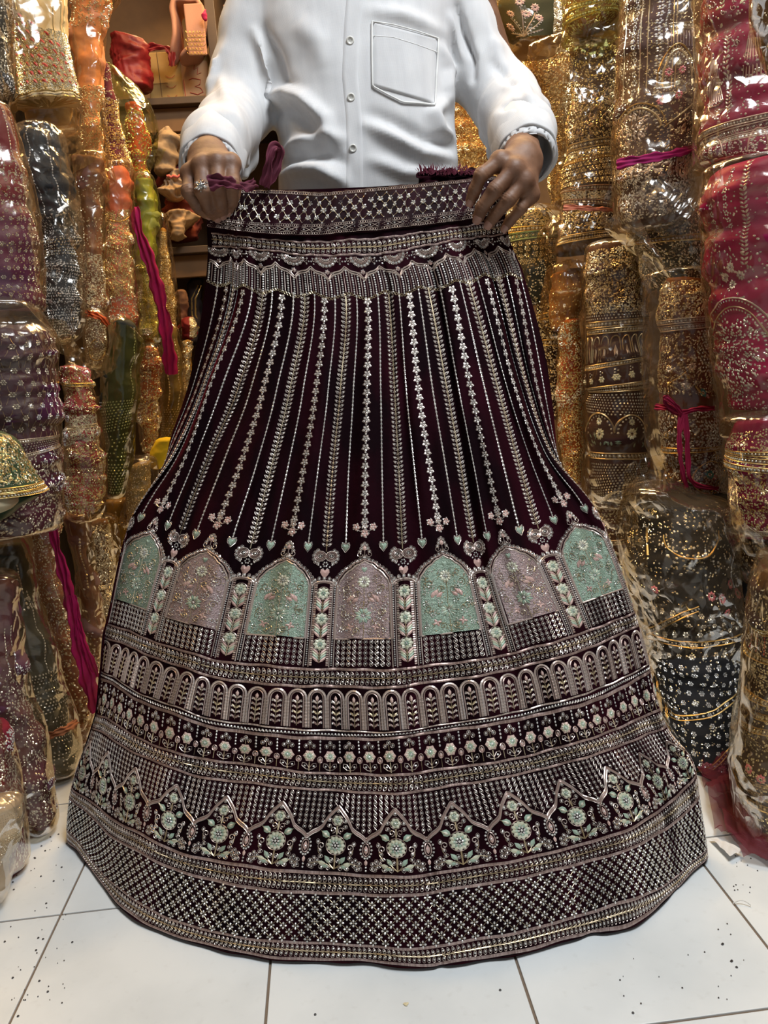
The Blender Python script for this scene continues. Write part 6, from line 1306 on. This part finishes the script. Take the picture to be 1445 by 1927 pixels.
for (x0a, y0a, x1a, y1a) in ((1215,1160,1310,1110),(1220,1166,1390,1180),(1230,1330,1390,1270),(1225,1250,1260,1340),(1290,1420,1390,1340)):
    xx = np.linspace(x0a, x1a, 22); yy = np.linspace(y0a, y1a, 22)+5*np.sin(np.linspace(0, 3.1, 22))
    for dy in (0, 9): b.e.line(b.thx(xx, yy+dy), yy+dy, AG, 2.4, 1.3)
    b.e.add(t_bead5(1.9), ST, b.thx(xx, yy+4.5), yy+4.5)
b.done().bag(F_CLEAR, [(900,1186,1260),(925,1172,1300),(955,1162,1384),(1040,1158,1410),(1100,1164,1410),(1150,1178,1408),(1250,1206,1404),(1350,1242,1398),(1430,1284,1394),(1480,1316,1390)], amp=.013)
sheet('bag_flap', [(1185,880,1.40),(1255,860,1.38),(1262,945,1.38),(1175,950,1.40)], F_AMB, b.root, .014, seed=511); sheet('bag_flap', [(1180,1140,1.34),(1400,1120,1.30),(1400,1200,1.30),(1230,1290,1.34)], F_WHT, b.root, .012, 60, 40, seed=512)
sheet('bag_flap', [(1168,960,1.36),(1200,960,1.36),(1240,1330,1.38),(1205,1330,1.38)], F_AMB, b.root, .010, 24, 70, seed=513)
b = BR('umber filler bundle added in the dark gap between the wine red and gold bronze skirts', [(1000,1378,1540),(1040,1386,1540),(1100,1404,1540)], C('umber_net', (.05,.03,.02)), Y=1.30, seed=52)  # dark bundle added to stand in for a dark gap in the pile
b.glit(1005, 1095, 160, 1.5, GS); b.done().bag(F_CLEAR, amp=.012)
b = BR('gold bronze beaded skirt standing on the floor at the lower right edge', [(1058,1420,1540),(1100,1408,1540),(1200,1398,1540),(1300,1390,1540),(1380,1382,1540),(1450,1380,1540),(1520,1386,1540),(1580,1396,1540),(1625,1420,1540),(1648,1450,1540)], C('bronze_brown_net', (.075,.036,.02), (.03,.02,.018), .6, .3, scale=8), Y=1.05, b=.10, seed=53, wr=.004)
for y in (1150, 1200, 1275, 1300, 1325, 1420, 1440, 1460, 1560, 1578): b.band(y, 9, GS, AG)
b.strand([-.9, -.65, -.4], 1160, 1198, 'bead', RD); b.dots(1215, 1262, 7, 1.9, GS); b.dots(1480, 1550, 8, 2.3, GS, skip=.3); b.dots(1590, 1640, 6, 1.9, GS); b.glit(1070, 1640, 1300, 1.7, GS)
for x, y in ((1418,1400),(1440,1408),(1425,1530),(1408,1510)): b.flower(x, y, 9, PK)
b.done().bag(F_AMB, [(1040,1416,1540),(1100,1400,1540),(1200,1390,1540),(1300,1382,1540),(1380,1374,1540),(1450,1372,1540),(1520,1378,1540),(1580,1390,1540),(1630,1412,1540),(1655,1446,1540)], amp=.008)
# ------------------------------------------------ loose things on the floor
def floor_sheet(name, poly, mat, amp, seed, n=40, zb=.004):
    A, B_, C_, D_ = [fl(*p) for p in poly]; u = np.linspace(0, 1, n)[None, :, None]; v = np.linspace(0, 1, n)[:, None, None]; G = (A*(1-u)+B_*u)*(1-v)+(D_*(1-u)+C_*u)*v; P = G.reshape(-1, 3)
    G[..., 2] = zb+np.abs(ridged(P, seed, 4, 14)).reshape(n, n)*amp+np.abs(noise3(P, seed+1, 3, 12)).reshape(n, n)*amp; G[..., 0] += (noise3(P, seed+2, 2, 20)*.008).reshape(n, n)
    o = mesh_np(name, G.reshape(-1, 3), grid_faces(n, n), mat, None, True); return o
m = bpy.data.materials.new('sheer_wine_net'); m.use_nodes = True; n_ = m.node_tree; b_ = n_.nodes['Principled BSDF']; b_.inputs['Base Color'].default_value = (.14, .008, .022, 1); b_.inputs['Roughness'].default_value = .8; b_.inputs['Alpha'].default_value = .62; MATS['sheer'] = m
NET = empty('net_scarf', tuple(fl(1375, 1540))); tag(NET, 'sheer wine coloured net trailing on the floor between the held skirt and the bronze one', 'scarf')
for pl, am, sd in (([(1300,1440),(1400,1430),(1445,1600),(1350,1500)], .012, 1), ([(1322,1440),(1395,1440),(1460,1640),(1345,1575)], .02, 2), ([(1335,1520),(1385,1500),(1470,1640),(1400,1625)], .018, 3)):
    put(floor_sheet('net_layer', pl, m, am, sd), NET)
TP = floor_sheet('torn_plaster_paper', [(1334,1584),(1350,1584),(1392,1612),(1372,1624)], C('crumpled_white_paper', (.80,.79,.77), (.7,.7,.69), .8, .1), .006, 9, 26, .003); tag(TP, 'crumpled torn scrap of white paper on the floor beside the hem', 'paper scrap')
# loose sequins, thread ends and specks on the tiles
rr = np.random.default_rng(12); VV = []; FF = []; n0 = 0
pts = [(24,1660),(49,1610),(78,1592),(98,1554),(110,1570),(116,1632),(66,1615),(77,1649),(95,1575),(85,1601),(65,1614),(87,1700),(101,1658),(26,1674),(136,1773),(68,1788),(81,1767),(90,1866),(24,1840),(74,1846),(34,1912),(9,1772),(72,1765),(593,1909),(941,1863),(1191,1906),(1360,1776),(1376,1809),(1377,1808),(1359,1777),(1386,1820)]
pts += [(rr.uniform(20, 130), rr.uniform(1560, 1900)) for _ in range(40)]+[(rr.uniform(1150, 1440), rr.uniform(1700, 1900)) for _ in range(20)]+[(rr.uniform(1380, 1445), rr.uniform(1610, 1680)) for _ in range(14)]
for k, (x, y) in enumerate(pts):
    c = fl(x, y, .0005); r_ = .0016 if k < 31 else rr.uniform(.0005, .0011); a = np.arange(8)*math.pi/4; R = np.stack([np.cos(a), np.sin(a), 0*a], 1); V_ = np.concatenate([c+R*r_, c+R*r_*.7+[0, 0, .0008], c+R*r_*.42]); VV.append(V_)
    for i in range(8): j = (i+1) % 8; FF += [(n0+i, n0+j, n0+8+j, n0+8+i), (n0+8+i, n0+8+j, n0+16+j, n0+16+i)]
    n0 += 24
o = mesh_np('loose_sequins', np.concatenate(VV), np.array(FF), plain('dull_grey_sequin', (.14, .12, .11), .4, .5)); tag(o, 'tiny loose sequins and specks scattered over the white floor tiles', 'sequins'); o['kind'] = 'stuff'
for x, y, s_ in ((1388,1702,1), (764,1889,0)):
    if s_:
        c = np.array([fl(1379+34*t, 1700-8*math.sin(t*3)+5*t, .002+.004*math.sin(3*t)) for t in np.linspace(0, 1, 14)]); o = tube('thread_scrap', c, .0007, plain('clear_thread', (.75, .74, .7), .3)); tag(o, 'curled scrap of clear thread lying on a tile joint at lower right', 'thread')
    else:
        a = np.arange(9)*2*math.pi/9; c = fl(x, y, .001); V_ = np.concatenate([[c+[0, 0, .001]], c+np.stack([np.cos(a), np.sin(a)*.8, 0*a], 1)*(.0032+.0008*np.sin(a*3))[:, None]]); o = mesh_np('paper_fleck', V_, np.array([(0, 1+i, 1+(i+1) % 9) for i in range(9)]), plain('cream_fleck', (.75, .66, .42), .7)); tag(o, 'small cream flake on the tile in front of the hem', 'fleck')
# ================================================================ BACK SHELVES
YS = 2.45
M_BRD = plain('dark_brown_laminate', (.06, .035, .018), .5); M_FAS = plain('ochre_brown_laminate', (.15, .075, .024), .6)
SH_ = empty('shelving_unit', (-.25, YS+.2, 0)); tag(SH_, 'brown laminate shelving unit across the back of the shop', 'shelves')
def zy(px, py, Y): return float(at(px, py, Y)[2])
z1, z2 = zy(340, 181, YS), zy(340, 464, YS); z3 = zy(340, 735, YS)
xl, xr = -.74, .40; xp = float(at(399, 60, YS)[0])
for z in (z1, z2, z3): put(boxmesh('shelf_board', xl, xr, YS, YS+.45, z-.020, z, M_BRD, None, .002), SH_)
for z in (z1, z2, z3): put(boxmesh('fascia', xl, xr, YS+.03, YS+.05, z-.085, z-.0205, M_FAS, None, .002), SH_)
put(boxmesh('back_board', xl, xr, YS+.44, YS+.46, 0, 2.15, M_FAS, None, .001), SH_)
for x in (xl, xp, xr): put(boxmesh('upright', x-.014, x+.014, YS-.004, YS+.45, 0, 2.15, M_BRD, None, .002), SH_)
# carton with a red marked label
BOX = empty('carton', tuple(at(335, 176, YS+.14))); tag(BOX, 'ochre cardboard carton marked in red on the upper back shelf', 'box')
M_CARD = plain('ochre_cardboard', (.42, .26, .08), .8)
pb, pc = at(282, 176, YS+.06), at(406, 172, YS+.06); pt = zy(340, 96, YS+.06); bx0, bx1 = float(pb[0]), float(pc[0])-.012
put(boxmesh('carton_body', bx0, bx1, YS+.06, YS+.30, z1+.0005, pt, M_CARD, None, .002), BOX)
xm = bx0+(bx1-bx0)*.55
put(boxmesh('label', xm, bx1-.004, YS+.0575, YS+.0597, z1+.012, pt-.03, plain('tan_paper_label', (.50, .30, .16), .8), None, 0), BOX)
M_RED = plain('red_marker', (.42, .05, .03), .7)
def stroke(name, P, r, par, mat=None): o = tube(name, np.array([(x, YS+.0565, z) for x, z in P]), r, mat or M_RED, None, 6); return put(o, par)
cx3 = xm+(bx1-xm)*.45; cz = z1+.043; q = .018
stroke('figure_three', [(cx3-q, cz+q*1.0), (cx3-q*.3, cz+q*1.25), (cx3+q*.9, cz+q*.95), (cx3+q*.7, cz+q*.25), (cx3-q*.1, cz), (cx3+q*.8, cz-.3*q), (cx3+q*1.1, cz-.9*q), (cx3+q*.2, cz-1.25*q), (cx3-q, cz-q*.9)], .0012, BOX)
stroke('label_scribble', [(cx3-.008, cz+.06), (cx3+.004, cz+.064), (cx3, cz+.045), (cx3+.012, cz+.05), (cx3+.008, cz+.032), (cx3+.02, cz+.036)], .0009, BOX)
stroke('label_rule', [(xm+.004, cz-.030), (bx1-.006, cz-.024)], .0009, BOX); stroke('label_rule', [(xm+.004, cz-.030), (xm+.003, cz+.02)], .0009, BOX)
for k in range(3): zc_ = z1+.018+k*.027; xc = bx0+(bx1-bx0)*.36; stroke('printed_mark', [(xc-.014, zc_+.004), (xc-.005, zc_-.002), (xc+.006, zc_-.002), (xc+.014, zc_+.004)], .0007, BOX)
stroke('fold_line', [(bx0+.035, z1+.002), (bx0+.033, pt-.002)], .0006, BOX, M_BRD); stroke('fold_line', [(bx0+.002, z1+.055), (bx0+.055, z1+.056)], .0006, BOX, M_BRD)
GS_ = 'loose garments on the back shelves'
def lump(label, out, mat, Y, name='folded_garment', **k): return Bundle(name, label, out, mat, Y=Y, b=k.pop('b', .055), group=GS_, cat='cloth', **k)
lump('dark red cloth heaped to the left of the carton on the upper shelf', [(66,205,235),(80,204,268),(110,208,284),(140,214,284),(172,230,288)], C('dark_red_silk', (.20,.010,.014), (.12,.01,.01), .5, .4), 2.44, seed=80, wr=.012)
o = strap('red_piping', [(262,118,2.47),(272,98,2.43),(290,88,2.42),(312,89,2.42),(322,100,2.42),(324,124,2.42)], .022, None, .5, MATS['dark_red_silk'], .004); tag(o, 'red piped cloth strip folded over the top left of the carton', 'cloth', GS_)
# pink folded cushion-like cloth: a doubled slab
def slab(label, path, w, th, mat, Y, seed=0, extra=None):
    P = np.array([at(x, y, Y) for x, y in path]); L = np.concatenate([[0], np.cumsum(np.linalg.norm(np.diff(P, axis=0), axis=1))]); q = np.linspace(0, L[-1], 60); Cc = pchip(L, P, q); T_ = np.gradient(Cc, axis=0); T_ /= np.linalg.norm(T_, axis=1, keepdims=True); Nn = np.cross(T_, [0, 1, 0]); G = []
    m_ = 26; a = np.arange(m_)*2*np.pi/m_
    for i in range(60):
        f = math.sqrt(max(.02, 1-(abs(i/59*2-1))**10)); cs = np.sign(np.cos(a))*np.abs(np.cos(a))**.45; sn = np.sign(np.sin(a))*np.abs(np.sin(a))**.6; G.append(Cc[i]+np.array([0, 1, 0])*(cs*w/2*f)[:, None]+Nn[i]*(sn*th/2*f)[:, None])
    G = np.array(G).reshape(-1, 3); G += np.stack([noise3(G, seed, 3, 14), noise3(G, seed+1, 3, 14), noise3(G, seed+2, 3, 14)], 1)*.004
    r_ = empty('folded_garment', tuple(G[:, :].min(0)*[0, 0, 1]+G.mean(0)*[1, 1, 0])); tag(r_, label, 'cloth', GS_); put(mesh_np('cloth', G, grid_faces(60, m_, True), mat, None, True), r_); return r_, Cc, Nn
M_PK = C('dusty_pink_linen', (.46, .24, .17), (.38, .19, .13))
r_, Cc, Nn = slab('stiff dusty pink embroidered cloth folded in a loop above the carton', [(326,116),(334,70),(330,30),(336,16),(350,14),(362,14),(374,14),(384,34),(381,70),(372,98),(352,108),(340,118)], .12, .018, M_PK, 2.46, 5)
V_ = []; F_ = []; n0 = 0
for i in range(6):
    for j in range(5):
        c = at(354+j*6.4+(i % 2)*3.2, 58+i*8, 2.385-.0); T1 = t_rib(arc(0, 0, 4.2, 4.4, 0, 3.2, 8), 1.2, .9); V_.append(c+np.outer(T1[0][:, 0], CX)*.0016-np.outer(T1[0][:, 1], CU)*.0016-np.outer(T1[0][:, 2], CF)*.001); F_.append(T1[1]+n0); n0 += len(T1[0])
put(boxmesh('flat_panel', float(at(350,50,2.4)[0]), float(at(385,50,2.4)[0]), 2.392, 2.40, zy(370,106,2.4), zy(370,8,2.4), M_PK, None, .003), r_); put(mesh_np('scale_embroidery', np.concatenate(V_), np.concatenate(F_), EM[AG], None, False), r_)
lump('bright pink tuft of cloth pinned to the corner of the dusty pink fold', [(18,383,390),(30,378,391),(40,382,392)], C('hot_pink_tuft', (.50,.02,.10)), 2.37, seed=82, wr=.004, round_=4, b=.01)
lump('beige cloth leaning behind the upright beside the left sleeve, top right compartment', [(8,422,470),(40,423,470),(100,428,460)], C('beige_pink_linen', (.42,.27,.20)), 2.53, seed=83, wr=.01)
lump('maroon cloth beside the upright on the upper shelf', [(102,428,448),(130,429,450),(174,430,452)], C('maroon_cotton', (.09,.012,.016)), 2.53, seed=84, wr=.008)
lump('cream brown crumpled cloth on top of the heap, second shelf', [(238,306,326),(258,296,336),(290,290,338),(330,288,330)], C('cream_brown_cotton', (.36,.26,.16), (.28,.19,.11)), 2.42, seed=85, wr=.012)
lump('tan wrinkled cloth right of the cream brown one', [(258,330,346),(272,326,362),(296,318,360),(312,322,350)], C('tan_cotton', (.30,.20,.12)), 2.50, seed=86, wr=.012)
lump('maroon folded cloth in the middle of the heap, behind the left cuff', [(268,345,386),(300,310,388),(345,288,388),(366,290,388)], C('deep_maroon_cotton', (.13,.016,.018), (.07,.01,.012)), 2.55, seed=87, wr=.014)
lump('ivory embossed cloth with ruffles in the heap', [(322,312,350),(340,304,352),(378,306,352)], C('ivory_ruffle', (.40,.28,.17), (.30,.20,.12)), 2.44, seed=88, wr=.014, wsc=(2,2,3))
lump('rust red cloth under the ivory ruffles', [(372,306,380),(395,302,386),(425,306,386),(456,316,386)], C('rust_red_cotton', (.22,.04,.018), (.12,.02,.012)), 2.54, seed=89, wr=.014)
lump('twisted tan cloth at the foot of the heap on the second shelf', [(396,312,350),(412,312,362),(430,320,352),(454,322,344)], C('twisted_tan', (.42,.27,.14)), 2.44, seed=90, wr=.014)
ts = [at(x, 332+2*math.sin(x), 2.36) for x in range(314, 350, 4)]; o = tube('pink_tassel_cord', ts, .004, C('pink_tassel', (.62,.14,.12)), None, 6); tag(o, 'pink tasselled cord end lying on the heap beside the left hand', 'tassel')
# lowest compartment
for lb, out, mt, Y_, sd in (('black velvet garment with a curved tan trim on the lowest shelf beside the fringe', [(522,362,384),(540,350,386),(590,346,386),(650,350,382)], C('black_velvet_cloth', (.02,.012,.012)), 2.58, 91),
        ('brown printed cloth at the left of the lowest shelf', [(545,330,350),(575,326,356),(610,332,356)], C('brown_print', (.13,.05,.03), (.2,.1,.05)), 2.40, 92),
        ('crimson cloth with a gold sequinned end on the lowest shelf', [(596,338,368),(615,336,372),(640,340,370)], C('crimson_cotton', (.20,.012,.014)), 2.36, 93),
        ('amber gold cloth below the crimson one beside the held skirt', [(638,338,368),(680,338,362),(760,332,350)], C('amber_gold', (.36,.18,.03)), 2.33, 94)):
    b = lump(lb, out, mt, Y_, seed=sd, wr=.008)
    if sd == 91:
        for q in (0, 6): b.e.line(b.thx(np.array([372., 362, 362, 374, 392])+q, np.array([540., 565, 595, 620, 635])), [540, 565, 595, 620, 635], AG, 3, 1.5)
    if sd in (93, 94): b.glit(out[0][0]+4, out[-1][0]-4, 240, 1.6, GS, .2 if sd == 93 else -1.4, 1.4)
    b.done()
# ================================================================ origins at each thing's base
bpy.context.view_layer.update()
for o in list(SC.objects):
    if o.parent or o.get('kind') == 'structure' or 'label' not in o: continue
    if o.type == 'EMPTY' and o.location.length == 0:
        lo = np.full(3, 1e9); hi = -lo
        for c in o.children:
            bb = np.array([c.matrix_world @ Vector(q) for q in c.bound_box]); lo = np.minimum(lo, bb.min(0)); hi = np.maximum(hi, bb.max(0))
        base = Vector(((lo[0]+hi[0])/2, (lo[1]+hi[1])/2, lo[2])); o.location = base
        for c in o.children: c.location = c.location-base
    elif o.type == 'MESH' and o.location.length == 0:
        bb = np.array([list(q) for q in o.bound_box]); lo, hi = bb.min(0), bb.max(0); base = Vector(((lo[0]+hi[0])/2, (lo[1]+hi[1])/2, lo[2]))
        o.data.transform(Matrix.Translation(-base)); o.location = base
        for c in o.children: c.location = c.location-base
